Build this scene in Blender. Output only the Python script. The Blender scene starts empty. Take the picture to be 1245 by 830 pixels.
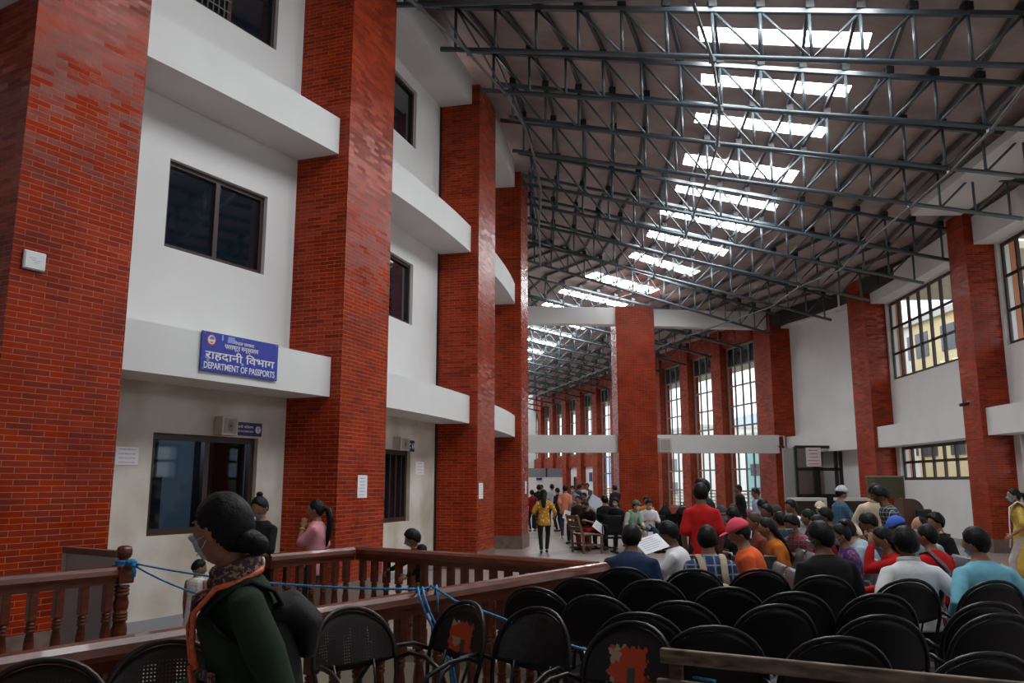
import bpy, bmesh, math, random
from math import sin, cos, pi, radians as R, sqrt
from mathutils import Vector as V, Matrix, Quaternion
from mathutils.geometry import tessellate_polygon
random.seed(7)
scene = bpy.context.scene
COL = scene.collection

# ------------------------------------------------------------------ camera geometry (used to survey the hall from the photo)
F, TAN, H = 1000.0, 0.172, 1.65
TH = math.atan(TAN); CT, ST = cos(TH), sin(TH)
def ray(px, py):
    u, v = px - 622.5, 415.0 - py
    return V((u, F*CT - v*ST, F*ST + v*CT))
def at_z(px, py, z):
    d = ray(px, py); t = (z - H)/d.z
    return V((d.x*t, d.y*t, z))
def at_y(px, py, y):
    d = ray(px, py); t = y/d.y
    return V((d.x*t, y, H + d.z*t))
def hx(px, Y):                      # x of a point at eye height in column px, at distance Y
    return (px - 622.5)/F*CT*Y
def HP(px, Y): return V((hx(px, Y), Y))
def on_wall(px, py, P, Q):          # point on the vertical plane through plan points P, Q: (distance along PQ from P, z)
    d = ray(px, py); e = (Q - P)
    n = V((-e.y, e.x)); t = (n.x*P.x + n.y*P.y)/(n.x*d.x + n.y*d.y)
    p = V((d.x*t, d.y*t)); return ((p - P).dot(e)/e.length, H + d.z*t)

# ------------------------------------------------------------------ materials
MATS = {}
def mat(name, color, rough=0.6, metal=0.0, spec=0.5, noise=0.0, nscale=6.0, bump=0.0, bscale=60.0, emit=None, estr=0.0, second=None, coat=0.0):
    if name in MATS: return MATS[name]
    m = bpy.data.materials.new(name); m.use_nodes = True
    nt = m.node_tree; b = nt.nodes['Principled BSDF']
    b.inputs['Base Color'].default_value = (*color, 1); b.inputs['Roughness'].default_value = rough
    b.inputs['Metallic'].default_value = metal; b.inputs['Specular IOR Level'].default_value = spec
    b.inputs['Coat Weight'].default_value = coat
    if emit: 
        b.inputs['Emission Color'].default_value = (*emit, 1); b.inputs['Emission Strength'].default_value = estr
    if noise > 0:
        tc = nt.nodes.new('ShaderNodeTexCoord'); nz = nt.nodes.new('ShaderNodeTexNoise')
        nz.inputs['Scale'].default_value = nscale; nz.inputs['Detail'].default_value = 5
        nt.links.new(tc.outputs['Object'], nz.inputs['Vector'])
        mx = nt.nodes.new('ShaderNodeMix'); mx.data_type = 'RGBA'
        c2 = second or tuple(c*(1-noise) for c in color)
        mx.inputs['A'].default_value = (*color, 1); mx.inputs['B'].default_value = (*c2, 1)
        rp = nt.nodes.new('ShaderNodeMapRange'); rp.inputs['From Min'].default_value = .38; rp.inputs['From Max'].default_value = .68
        nt.links.new(nz.outputs['Fac'], rp.inputs['Value']); nt.links.new(rp.outputs['Result'], mx.inputs['Factor'])
        nt.links.new(mx.outputs['Result'], b.inputs['Base Color'])
    if bump > 0:
        tc = nt.nodes.new('ShaderNodeTexCoord'); nz = nt.nodes.new('ShaderNodeTexNoise')
        nz.inputs['Scale'].default_value = bscale; nz.inputs['Detail'].default_value = 3
        nt.links.new(tc.outputs['Object'], nz.inputs['Vector'])
        bp = nt.nodes.new('ShaderNodeBump'); bp.inputs['Strength'].default_value = bump; bp.inputs['Distance'].default_value = .02
        nt.links.new(nz.outputs['Fac'], bp.inputs['Height']); nt.links.new(bp.outputs['Normal'], b.inputs['Normal'])
    MATS[name] = m; return m

def N(nt, kind, **inp):
    n = nt.nodes.new(kind)
    for k, v in inp.items():
        n.inputs[k.replace('_', ' ')].default_value = v
    return n
def mathn(nt, op, a, b=None):
    n = nt.nodes.new('ShaderNodeMath'); n.operation = op
    for i, x in enumerate((a, b)):
        if x is None: continue
        if isinstance(x, (int, float)): n.inputs[i].default_value = x
        else: nt.links.new(x, n.inputs[i])
    return n.outputs[0]
def mixc(nt, fac, a, b):
    mx = nt.nodes.new('ShaderNodeMix'); mx.data_type = 'RGBA'
    for nm, x in (('Factor', fac), ('A', a), ('B', b)):
        if isinstance(x, (int, float)): mx.inputs[nm].default_value = x
        elif isinstance(x, tuple): mx.inputs[nm].default_value = (*x, 1)
        else: nt.links.new(x, mx.inputs[nm])
    return mx.outputs['Result']

def brick_mat(name, c1, c2, mortar, w=.24, h=.07, ms=.006, rough=.28, bump=.25, tilt=.22):
    m = bpy.data.materials.new(name); m.use_nodes = True; nt = m.node_tree; b = nt.nodes['Principled BSDF']
    uv = nt.nodes.new('ShaderNodeUVMap'); uv.uv_map = 'UVMap'
    nzw = N(nt, 'ShaderNodeTexNoise', Scale=1.7, Detail=3.0)
    nt.links.new(uv.outputs['UV'], nzw.inputs['Vector'])
    bt = N(nt, 'ShaderNodeTexBrick', Scale=1.0, Mortar_Size=ms, Mortar_Smooth=.1, Bias=-.1, Brick_Width=w, Row_Height=h)
    bt.offset = .5
    bt.inputs['Color1'].default_value = (*c1, 1); bt.inputs['Color2'].default_value = (*c2, 1); bt.inputs['Mortar'].default_value = (*mortar, 1)
    nt.links.new(uv.outputs['UV'], bt.inputs['Vector'])
    dark = mixc(nt, 0.0, (1, 1, 1), (.66, .58, .56)); mr = N(nt, 'ShaderNodeMapRange', From_Min=.35, From_Max=.7)
    nt.links.new(nzw.outputs['Fac'], mr.inputs['Value']); nt.links.new(mr.outputs['Result'], dark.node.inputs['Factor'])
    mul = nt.nodes.new('ShaderNodeMix'); mul.data_type = 'RGBA'; mul.blend_type = 'MULTIPLY'; mul.inputs['Factor'].default_value = 1
    nt.links.new(bt.outputs['Color'], mul.inputs['A']); nt.links.new(dark, mul.inputs['B'])
    nt.links.new(mul.outputs['Result'], b.inputs['Base Color'])
    # every varnished brick tips its face a little differently
    bt2 = N(nt, 'ShaderNodeTexBrick', Scale=1.0, Mortar_Size=ms, Mortar_Smooth=.3, Bias=0.0, Brick_Width=w, Row_Height=h)
    bt2.offset = .5
    bt2.inputs['Color1'].default_value = (1, 1, 1, 1); bt2.inputs['Color2'].default_value = (.7, .7, .7, 1); bt2.inputs['Mortar'].default_value = (0, 0, 0, 1)
    nt.links.new(uv.outputs['UV'], bt2.inputs['Vector'])
    nz = N(nt, 'ShaderNodeTexNoise', Scale=9.0, Detail=2.0); nt.links.new(uv.outputs['UV'], nz.inputs['Vector'])
    hsum = mathn(nt, 'ADD', bt2.outputs['Color'], mathn(nt, 'MULTIPLY', nz.outputs['Fac'], 1.3))
    bp = nt.nodes.new('ShaderNodeBump'); bp.inputs['Strength'].default_value = bump; bp.inputs['Distance'].default_value = .012
    nt.links.new(hsum, bp.inputs['Height']); btr = N(nt, 'ShaderNodeTexBrick', Scale=1.0, Mortar_Size=0.0, Bias=0.0, Brick_Width=w, Row_Height=h); btr.offset = .5
    btr.inputs['Color1'].default_value = (0, 0, 0, 1); btr.inputs['Color2'].default_value = (1, 1, 1, 1); nt.links.new(uv.outputs['UV'], btr.inputs['Vector'])
    cx = nt.nodes.new('ShaderNodeCombineXYZ'); rnd = mathn(nt, 'SUBTRACT', btr.outputs['Color'], .5)
    nt.links.new(mathn(nt, 'MULTIPLY', rnd, tilt), cx.inputs['X']); nt.links.new(mathn(nt, 'MULTIPLY', rnd, -tilt*.6), cx.inputs['Y']); nt.links.new(mathn(nt, 'MULTIPLY', rnd, tilt*.7), cx.inputs['Z'])
    va = nt.nodes.new('ShaderNodeVectorMath'); va.operation = 'ADD'; nt.links.new(bp.outputs['Normal'], va.inputs[0]); nt.links.new(cx.outputs[0], va.inputs[1])
    vn = nt.nodes.new('ShaderNodeVectorMath'); vn.operation = 'NORMALIZE'; nt.links.new(va.outputs[0], vn.inputs[0]); nt.links.new(vn.outputs[0], b.inputs['Normal'])
    rr = mathn(nt, 'ADD', mathn(nt, 'MULTIPLY', bt2.outputs['Color'], -.4), rough + .4)
    nt.links.new(rr, b.inputs['Roughness']); b.inputs['Specular IOR Level'].default_value = .20
    MATS[name] = m; return m

def wood_mat(name, c1, c2, rough=.35, scale=(3, 3, 24), coat=0.0, spec=.5):
    m = bpy.data.materials.new(name); m.use_nodes = True; nt = m.node_tree; b = nt.nodes['Principled BSDF']
    tc = nt.nodes.new('ShaderNodeTexCoord'); mp = nt.nodes.new('ShaderNodeMapping'); mp.inputs['Scale'].default_value = scale
    nz = N(nt, 'ShaderNodeTexNoise', Scale=2.0, Detail=6.0, Distortion=.6)
    nt.links.new(tc.outputs['Object'], mp.inputs['Vector']); nt.links.new(mp.outputs['Vector'], nz.inputs['Vector'])
    mr = N(nt, 'ShaderNodeMapRange', From_Min=.35, From_Max=.65); nt.links.new(nz.outputs['Fac'], mr.inputs['Value'])
    nt.links.new(mixc(nt, mr.outputs['Result'], c1, c2), b.inputs['Base Color'])
    b.inputs['Roughness'].default_value = rough; b.inputs['Coat Weight'].default_value = coat; b.inputs['Specular IOR Level'].default_value = spec
    MATS[name] = m; return m

def plaid_mat(name, base, line, line2, f=55.0):
    m = bpy.data.materials.new(name); m.use_nodes = True; nt = m.node_tree; b = nt.nodes['Principled BSDF']
    tc = nt.nodes.new('ShaderNodeTexCoord'); sp = nt.nodes.new('ShaderNodeSeparateXYZ'); nt.links.new(tc.outputs['Object'], sp.inputs[0])
    sx = mathn(nt, 'SINE', mathn(nt, 'MULTIPLY', sp.outputs['X'], f)); sz = mathn(nt, 'SINE', mathn(nt, 'MULTIPLY', sp.outputs['Z'], f))
    sy = mathn(nt, 'SINE', mathn(nt, 'MULTIPLY', sp.outputs['Y'], f))
    lx = mathn(nt, 'GREATER_THAN', sx, .9); lz = mathn(nt, 'GREATER_THAN', sz, .9)
    c = mixc(nt, mathn(nt, 'GREATER_THAN', mathn(nt, 'ADD', sx, sz), .4), base, line2)
    c = mixc(nt, mathn(nt, 'MAXIMUM', lx, lz), c, line)
    nt.links.new(c, b.inputs['Base Color']); b.inputs['Roughness'].default_value = .85
    MATS[name] = m; return m

def print_mat(name, base, spot, scale=22.0, thr=.6, third=None):
    m = bpy.data.materials.new(name); m.use_nodes = True; nt = m.node_tree; b = nt.nodes['Principled BSDF']
    tc = nt.nodes.new('ShaderNodeTexCoord'); nz = N(nt, 'ShaderNodeTexNoise', Scale=scale, Detail=2.0)
    nt.links.new(tc.outputs['Object'], nz.inputs['Vector'])
    c = mixc(nt, mathn(nt, 'GREATER_THAN', nz.outputs['Fac'], thr), base, spot)
    if third:
        nz2 = N(nt, 'ShaderNodeTexNoise', Scale=scale*1.3, Detail=1.0)
        nt.links.new(tc.outputs['Generated'], nz2.inputs['Vector'])
        c = mixc(nt, mathn(nt, 'GREATER_THAN', nz2.outputs['Fac'], thr), c, third)
    nt.links.new(c, b.inputs['Base Color']); b.inputs['Roughness'].default_value = .85
    MATS[name] = m; return m

def glass_mat(name, tint=(1, 1, 1), gloss=.08, clear=True):
    m = bpy.data.materials.new(name); m.use_nodes = True; nt = m.node_tree
    nt.nodes.remove(nt.nodes['Principled BSDF']); out = nt.nodes['Material Output']
    tr = nt.nodes.new('ShaderNodeBsdfTransparent'); tr.inputs[0].default_value = (*tint, 1)
    gl = nt.nodes.new('ShaderNodeBsdfGlossy'); gl.inputs['Roughness'].default_value = .03
    lw = nt.nodes.new('ShaderNodeLayerWeight'); lw.inputs[0].default_value = .5
    fac = mathn(nt, 'MINIMUM', mathn(nt, 'ADD', mathn(nt, 'MULTIPLY', mathn(nt, 'POWER', lw.outputs['Facing'], 5.0), .9), gloss+.04), 1.0)
    mx = nt.nodes.new('ShaderNodeMixShader'); nt.links.new(fac, mx.inputs[0]); nt.links.new(tr.outputs[0], mx.inputs[1]); nt.links.new(gl.outputs[0], mx.inputs[2])
    nt.links.new(mx.outputs[0], out.inputs[0]); MATS[name] = m; return m

BRICK = brick_mat('red_brick', (.41, .034, .004), (.19, .012, .0015), (.44, .17, .09), h=.056, ms=.0032, rough=.22)
BRICKF = brick_mat('red_brick_plain', (.33, .050, .020), (.25, .034, .012), (.30, .08, .045), ms=.004, rough=.5, bump=.1)
WHITE = mat('white_plaster', (.74, .74, .735), .7, noise=.06, nscale=1.2, bump=.05, bscale=90)
DIRTY = mat('stained_plaster', (.68, .64, .58), .75, noise=.3, nscale=1.6, second=(.50, .42, .33), bump=.05, bscale=90)
STEEL = mat('grey_blue_steel', (.075, .105, .125), .34, metal=.0, spec=.7, noise=.2, nscale=3)
ROOFM = mat('roof_sheet', (.48, .39, .365), .45, spec=.45, noise=.35, nscale=1.1, second=(.32, .245, .225))
FRAME = mat('dark_brown_frame', (.035, .016, .012), .4)
FRAMEG = mat('grey_steel_frame', (.20, .19, .17), .5)
GLASSC = glass_mat('clear_pane', (.96, .98, .98), .02)
DKGLASS = mat('dark_tinted_pane', (.006, .012, .02), .04, spec=1.0, coat=.6)
ROOMGL = glass_mat('tinted_pane', (.42, .50, .56), .0)
TIMBER = wood_mat('varnished_timber', (.16, .035, .012), (.085, .016, .006), .33, (3, 3, 14), coat=.15)
ORTIMB = wood_mat('orange_timber', (.34, .11, .03), (.22, .06, .016), .28, (3, 3, 14), coat=.3)
OLDWOOD = wood_mat('worn_bench_wood', (.30, .22, .16), (.07, .05, .035), .8, (2.5, 2.5, 14))
BLACKM = mat('black_enamel', (.007, .007, .008), .38, spec=.35)
BROWNM = mat('brown_black_enamel', (.020, .011, .010), .35, spec=.4)
CHROME = mat('dull_grey_metal', (.24, .24, .25), .42, metal=.5)

# ------------------------------------------------------------------ mesh helpers
class MB:
    def __init__(s): s.bm = bmesh.new(); s.mi = 0
    def quad(s, a, b, c, d):
        f = s.bm.faces.new([s.bm.verts.new(p) for p in (a, b, c, d)]); f.material_index = s.mi; return f
    def poly(s, pts):
        f = s.bm.faces.new([s.bm.verts.new(p) for p in pts]); f.material_index = s.mi; return f
    def prism(s, plan, z0, z1, caps=True):
        n = len(plan); a = [s.bm.verts.new((p[0], p[1], z0)) for p in plan]; b = [s.bm.verts.new((p[0], p[1], z1)) for p in plan]
        for i in range(n):
            f = s.bm.faces.new((a[i], a[(i+1) % n], b[(i+1) % n], b[i])); f.material_index = s.mi
        if caps:
            f = s.bm.faces.new(b); f.material_index = s.mi; f = s.bm.faces.new(a[::-1]); f.material_index = s.mi
    def box(s, x0, x1, y0, y1, z0, z1, M=None, bev=0.0):
        vs = [V((x, y, z)) for z in (z0, z1) for x, y in ((x0, y0), (x1, y0), (x1, y1), (x0, y1))]
        if M is not None: vs = [M @ v for v in vs]
        v = [s.bm.verts.new(p) for p in vs]
        fs = [s.bm.faces.new([v[i] for i in q]) for q in ((3, 2, 1, 0), (4, 5, 6, 7), (0, 1, 5, 4), (1, 2, 6, 5), (2, 3, 7, 6), (3, 0, 4, 7))]
        for f in fs: f.material_index = s.mi
        if bev > 0:
            es = list({e for f in fs for e in f.edges})
            r = bmesh.ops.bevel(s.bm, geom=es, offset=bev, segments=2, affect='EDGES', profile=.5)
            for f in r['faces']: f.material_index = s.mi
    def beam(s, a, b, w, h, up=V((0, 0, 1)), bev=0.0):     # square bar from a to b
        a, b = V(a), V(b); d = (b - a); L = d.length; d.normalize()
        r = d.cross(up)
        if r.length < 1e-4: r = V((1, 0, 0))
        r.normalize(); u = r.cross(d)
        M = Matrix((( d.x, r.x, u.x, a.x), (d.y, r.y, u.y, a.y), (d.z, r.z, u.z, a.z), (0, 0, 0, 1)))
        s.box(0, L, -w/2, w/2, -h/2, h/2, M, bev)
    def tube(s, pts, rad, n=8, closed=False, cap=True, ref=None, aspect=None):
        pts = [V(p) for p in pts]; m = len(pts)
        rads = rad if isinstance(rad, (list, tuple)) else [rad]*m
        rings = []; prev = None
        for i, p in enumerate(pts):
            if closed: t = pts[(i+1) % m] - pts[i-1]
            else: t = pts[min(i+1, m-1)] - pts[max(i-1, 0)]
            if t.length < 1e-9: t = V((0, 0, 1))
            t.normalize()
            if prev is None:
                u = V(ref) if ref is not None else (V((0, 0, 1)) if abs(t.z) < .9 else V((1, 0, 0)))
            else: u = prev
            u = u - t*u.dot(t)
            if u.length < 1e-6: u = t.orthogonal()
            u.normalize(); prev = u if ref is None else V(ref); w = t.cross(u)
            r = rads[i]; ra, rb = r if isinstance(r, (list, tuple)) else (r, r)
            rings.append([s.bm.verts.new(p + u*(ra*cos(2*pi*k/n)) + w*(rb*sin(2*pi*k/n))) for k in range(n)])
        rng = range(m if closed else m-1)
        for i in rng:
            A, B = rings[i], rings[(i+1) % m]
            for k in range(n):
                f = s.bm.faces.new((A[k], A[(k+1) % n], B[(k+1) % n], B[k])); f.material_index = s.mi; f.smooth = True
        if cap and not closed:
            f = s.bm.faces.new(rings[0][::-1]); f.material_index = s.mi
            f = s.bm.faces.new(rings[-1]); f.material_index = s.mi
    def capsule(s, pts, rads, n=12, ref=None):             # tube with rounded ends
        pts = [V(p) for p in pts]; rads = [r if isinstance(r, (list, tuple)) else (r, r) for r in rads]
        d0 = (pts[0]-pts[1]).normalized(); d1 = (pts[-1]-pts[-2]).normalized()
        k = [(.55, .83), (.87, .5), (.99, .12)]
        m0 = min(rads[0]); m1 = min(rads[-1])
        P = [pts[0]+d0*m0*a for a, _ in reversed(k)] + pts + [pts[-1]+d1*m1*a for a, _ in k]
        Rr = [(rads[0][0]*b, rads[0][1]*b) for _, b in reversed(k)] + rads + [(rads[-1][0]*b, rads[-1][1]*b) for _, b in k]
        s.tube(P, Rr, n=n, ref=ref)
    def ellipsoid(s, c, rx, ry, rz, M=None, nu=16, nv=10):
        c = V(c); M = M or Matrix.Identity(3); rows = []
        top = s.bm.verts.new(c + M @ V((0, 0, rz))); bot = s.bm.verts.new(c + M @ V((0, 0, -rz)))
        for j in range(1, nv):
            t = pi*j/nv
            rows.append([s.bm.verts.new(c + M @ V((rx*sin(t)*cos(2*pi*i/nu), ry*sin(t)*sin(2*pi*i/nu), rz*cos(t)))) for i in range(nu)])
        fs = []
        for i in range(nu):
            fs.append(s.bm.faces.new((top, rows[0][i], rows[0][(i+1) % nu])))
            fs.append(s.bm.faces.new((bot, rows[-1][(i+1) % nu], rows[-1][i])))
            for j in range(len(rows)-1):
                fs.append(s.bm.faces.new((rows[j][i], rows[j+1][i], rows[j+1][(i+1) % nu], rows[j][(i+1) % nu])))
        for f in fs: f.material_index = s.mi; f.smooth = True
    def lathe(s, prof, c=(0, 0, 0), n=12, M=None):          # prof: (r, z)
        c = V(c); rings = []
        for r, z in prof:
            rings.append([s.bm.verts.new((M @ V((r*cos(2*pi*k/n), r*sin(2*pi*k/n), z)) if M else V((r*cos(2*pi*k/n), r*sin(2*pi*k/n), z))) + c) for k in range(n)])
        for A, B in zip(rings, rings[1:]):
            for k in range(n):
                f = s.bm.faces.new((A[k], A[(k+1) % n], B[(k+1) % n], B[k])); f.smooth = True; f.material_index = s.mi
        for rg, rev in ((rings[0], True), (rings[-1], False)):
            f = s.bm.faces.new(rg[::-1] if rev else rg); f.material_index = s.mi
    def mesh(s, name, uv=False):
        bmesh.ops.recalc_face_normals(s.bm, faces=s.bm.faces) if getattr(s, 'fix', True) else None
        if uv:
            lay = s.bm.loops.layers.uv.new('UVMap')
            for f in s.bm.faces:
                n = f.normal
                if abs(n.z) < .6:
                    t = V((-n.y, n.x)).normalized()
                    for l in f.loops: l[lay].uv = (l.vert.co.x*t.x + l.vert.co.y*t.y, l.vert.co.z)
                else:
                    for l in f.loops: l[lay].uv = (l.vert.co.x, l.vert.co.y)
        me = bpy.data.meshes.new(name); s.bm.to_mesh(me); s.bm.free(); return me
    def obj(s, name, m, parent=None, uv=False, smooth=None, **props):
        me = s.mesh(name, uv)
        return link(name, me, m, parent, smooth, **props)
def link(name, me, m, parent=None, smooth=None, **props):
    for x in (m if isinstance(m, (list, tuple)) else [m]): me.materials.append(x)
    if smooth is not None:
        for p in me.polygons: p.use_smooth = smooth
    o = bpy.data.objects.new(name, me); COL.objects.link(o)
    if parent: o.parent = parent
    tag(o, **props); return o
def tag(o, label=None, cat=None, group=None, kind=None):
    if label: o['label'] = label
    if cat: o['category'] = cat
    if group: o['group'] = group
    if kind: o['kind'] = kind
    return o
def empty(name, loc=(0, 0, 0), rz=0.0, label=None, cat=None, group=None):
    o = bpy.data.objects.new(name, None); COL.objects.link(o); o.location = loc; o.rotation_euler = (0, 0, rz)
    o.empty_display_size = .1
    return tag(o, label, cat, group)
def copy_tree(o, parent=None):
    c = o.copy(); COL.objects.link(c)
    if parent: c.parent = parent
    for ch in list(o.children): copy_tree(ch, c)
    return c
def text_mesh(s, target_w=None, target_h=None, ext=.002):
    cu = bpy.data.curves.new('lettering', 'FONT'); cu.body = s; cu.extrude = ext; cu.resolution_u = 3; cu.offset = .012
    o = bpy.data.objects.new('lettering_tmp', cu); COL.objects.link(o)
    bpy.context.view_layer.update()
    me = bpy.data.meshes.new_from_object(o.evaluated_get(bpy.context.evaluated_depsgraph_get()))
    bpy.data.objects.remove(o); bpy.data.curves.remove(cu)
    if len(me.vertices) == 0: return me
    xs = [v.co.x for v in me.vertices]; ys = [v.co.y for v in me.vertices]
    w, h = max(xs)-min(xs), max(ys)-min(ys); cx, cy = (max(xs)+min(xs))/2, (max(ys)+min(ys))/2
    sx = target_w/w if target_w else target_h/h; sy = target_h/h if target_h else sx
    for v in me.vertices: v.co = ((v.co.x-cx)*sx, (v.co.y-cy)*sy, v.co.z)
    me.materials.clear()
    return me
def plane_matrix(P, Q, s, z, off):        # frame on a wall: x along P->Q, y up, z towards the hall (off metres out of the wall)
    e3 = V((Q.x-P.x, Q.y-P.y, 0)).normalized(); up = V((0, 0, 1)); n = e3.cross(up)
    o = V((P.x, P.y, 0)) + e3*s + up*z + n*off
    return Matrix(((e3.x, up.x, n.x, o.x), (e3.y, up.y, n.y, o.y), (e3.z, up.z, n.z, o.z), (0, 0, 0, 1)))
# ================================================================== THE HALL
DEP = .86                                   # how far the piers stand out of the recessed wall
# left piers: near front corner, far front corner (plan)
LP = [(V((-6.9, 3.2)), V((-6.28, 4.28))), (V((-4.57, 7.27)), V((-3.98, 8.32))), (V((-2.354, 11.24)), V((-1.911, 12.5))), (HP(580, 16.4), HP(601, 17.65)), (HP(634, 21.4), HP(642.5, 22.6)),
      (V((.42, 26.6)), V((.45, 27.9)))]
# right piers: near front corner, far front corner
RP = [(V((4.9, -3.2)), V((5.6, -2.5))), (V((7.75, 1.2)), V((8.15, 2.0))), (V((9.7, 6.6)), V((9.98, 7.5))), (V((10.85, 13.2)), V((11.0, 14.1))), (HP(1201, 20.2), HP(1179, 21.05)), (HP(1067, 27.2), HP(1045, 28.3))]
def nrm(P, Q, side):                        # outward (away from hall) plan normal
    d = (Q-P).normalized(); return V((-d.y, d.x)) if side == 'l' else V((d.y, -d.x))
def wallpts(piers, side, dep):              # recessed wall panels between piers
    out = []
    for a, b in zip(piers, piers[1:]):
        out.append((a[1] + nrm(*a, side)*dep, b[0] + nrm(*b, side)*dep))
    return out
LW = wallpts(LP, 'l', DEP); RW = wallpts(RP, 'r', .72)

def wall_panel(name, P, Q, z0, z1, holes, m, thick=.24, out=None):
    e = (Q-P); L = e.length; e.normalize(); out = out or V((-e.y, e.x))
    def pt(s, z, d=0): p = P + e*s + out*d; return V((p.x, p.y, z))
    S = sorted({0.0, L} | {h[0] for h in holes} | {h[1] for h in holes}); Z = sorted({z0, z1} | {h[2] for h in holes} | {h[3] for h in holes})
    mb = MB()
    for i in range(len(S)-1):
        for j in range(len(Z)-1):
            cs, cz = (S[i]+S[i+1])/2, (Z[j]+Z[j+1])/2
            if any(h[0] < cs < h[1] and h[2] < cz < h[3] for h in holes): continue
            for d in (0, thick): mb.quad(pt(S[i], Z[j], d), pt(S[i+1], Z[j], d), pt(S[i+1], Z[j+1], d), pt(S[i], Z[j+1], d))
    for a, b, c, d in holes:
        for (s0, za), (s1, zb) in (((a, c), (b, c)), ((b, c), (b, d)), ((b, d), (a, d)), ((a, d), (a, c))):
            mb.quad(pt(s0, za), pt(s1, zb), pt(s1, zb, thick), pt(s0, za, thick))
    bmesh.ops.remove_doubles(mb.bm, verts=mb.bm.verts, dist=1e-5)
    return mb.obj(name, m, kind='structure')

WIN = [0]
def window(P, Q, hole, xs, zs, bar=.05, dep=.06, off=.12, frame=FRAME, glass=GLASSC, out=None, fins=0.0, outer=None):
    """frame with bars at fractions xs (vertical) and zs (horizontal), one pane sheet behind them"""
    e = (Q-P).normalized(); out = out or V((-e.y, e.x)); a, b, c, d = hole; WIN[0] += 1
    def pt(s, z, k): p = P + e*s + out*k; return V((p.x, p.y, z))
    mb = MB(); o2 = outer or bar*1.4
    for s in (a+o2/2, b-o2/2): mb.beam(pt(s, c, off), pt(s, d, off), o2, dep, up=V((out.x, out.y, 0)))
    for z in (c+o2/2, d-o2/2): mb.beam(pt(a+o2, z, off), pt(b-o2, z, off), dep, o2)
    for f in xs:
        s = a+(b-a)*f
        mb.beam(pt(s, c+o2, off-fins/2), pt(s, d-o2, off-fins/2), bar, dep+fins, up=V((out.x, out.y, 0)))
    for f in zs:
        z = c+(d-c)*f; mb.beam(pt(a+o2, z, off), pt(b-o2, z, off), dep*.8, bar)
    w = mb.obj('window_%d' % WIN[0], frame, kind='structure')
    mb = MB(); mb.quad(pt(a+.01, c+.01, off+.012), pt(b-.01, c+.01, off+.012), pt(b-.01, d-.01, off+.012), pt(a+.01, d-.01, off+.012))
    for v in list(mb.bm.verts): pass
    g = mb.obj('pane', glass, w); return w

def pier(name, quad, z1, m=BRICK, plinth=True):
    mb = MB(); mb.prism(quad, 0, z1)
    o = mb.obj(name, m, uv=True, kind='structure')
    if plinth:
        c = sum((V(q) for q in quad), V((0, 0)))/4
        mb = MB(); mb.prism([c + (V(q)-c)*1.035 for q in quad], 0, .32)
        mb.obj('plinth', mat('grey_pink_skirting_stone', (.23, .15, .125), .5, noise=.3, nscale=9), o)
    return o
def pier_quad(p, side, dep):
    n = nrm(*p, side); return [p[0], p[1], p[1]+n*(dep+.25), p[0]+n*(dep+.25)]
for i, p in enumerate(LP): pier('brick_pillar', pier_quad(p, 'l', DEP), 10.05)
for i, p in enumerate(RP): pier('brick_pillar', pier_quad(p, 'r', .72), 8.5)

# ---- bands (projecting white beams between the piers), slightly bowed like the hall
def band(P, Q, n, d_in, z0, z1, bulge, m=WHITE, name='beam'):
    """P,Q: front line plan points; n: outward normal; body reaches d_in back into the wall"""
    mb = MB(); K = 8; fr, bk = [], []
    for k in range(K+1):
        t = k/K; c = P.lerp(Q, t) - n*(bulge*4*t*(1-t)); fr.append(c); bk.append(P.lerp(Q, t) + n*d_in)
    mb.prism(fr + bk[::-1], z0, z1)
    return mb.obj(name, m, kind='structure')
ZB = [(2.82, 3.37), (6.35, 6.90), (9.62, 10.22)]
for i, (a, b) in enumerate(zip(LP, LP[1:])):
    n = nrm(a[1], b[0], 'l'); P = a[1] + nrm(*a, 'l')*.17; Q = b[0] + nrm(*b, 'l')*.17
    for z0, z1 in ZB: band(P, Q, n, .80, z0, z1, .03 if i < 2 else .06)
for i, (a, b) in enumerate(zip(RP, RP[1:])):
    n = nrm(a[1], b[0], 'r'); P = a[1] + nrm(*a, 'r')*.12; Q = b[0] + nrm(*b, 'r')*.12
    band(P, Q, n, .64, 2.8, 3.47, -.06)
    P = a[1] + nrm(*a, 'r')*.22; Q = b[0] + nrm(*b, 'r')*.22
    band(P, Q, n, .54, 7.62, 8.35, -.06)
# soffit ledge over the bay before the first pier seen on the right
for i in (3,):
    a, b = RP[i], RP[i+1]; n = nrm(a[1], b[0], 'r')
    mb = MB(); mb.prism([a[1]+V((0, .2)), b[0]+V((-.1, -.1)), b[0]-n*1.35+V((0, -.2)), a[1]-n*1.25], 8.36, 8.55); mb.obj('slab', WHITE, kind='structure')

# ---- left recessed walls with their windows
def hole_px(P, Q, x0, y0, x1, y1):
    pts = [on_wall(x, y, P, Q) for x, y in ((x0, y0), (x1, y1))]
    return pts
LWIN = {}
P, Q = LW[1]
h_up = (on_wall(203, 250, P, Q)[0], on_wall(323, 290, P, Q)[0], 4.72, 6.02)
h_gr = (on_wall(182, 590, P, Q)[0], on_wall(311, 590, P, Q)[0], .98, 2.33)
h_tp = (on_wall(232, 5, P, Q)[0]-.15, on_wall(337, 45, P, Q)[0], 7.85, 9.1)
_zu = [on_wall(205, 196, P, Q)[1], on_wall(324, 335, P, Q)[1], on_wall(313, 533, P, Q)[1], on_wall(182, 652, P, Q)[1], on_wall(337, 62, P, Q)[1]]
print('zwin', [round(z, 2) for z in _zu], 'holes', h_up, h_gr, h_tp)
h_up = (h_up[0], h_up[1], _zu[1], _zu[0]+.05); h_gr = (h_gr[0], h_gr[1], _zu[3], _zu[2]); h_tp = (h_tp[0], h_tp[1], _zu[4], _zu[4]+1.5)
LWH = {1: [h_gr, h_up, h_tp]}
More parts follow.
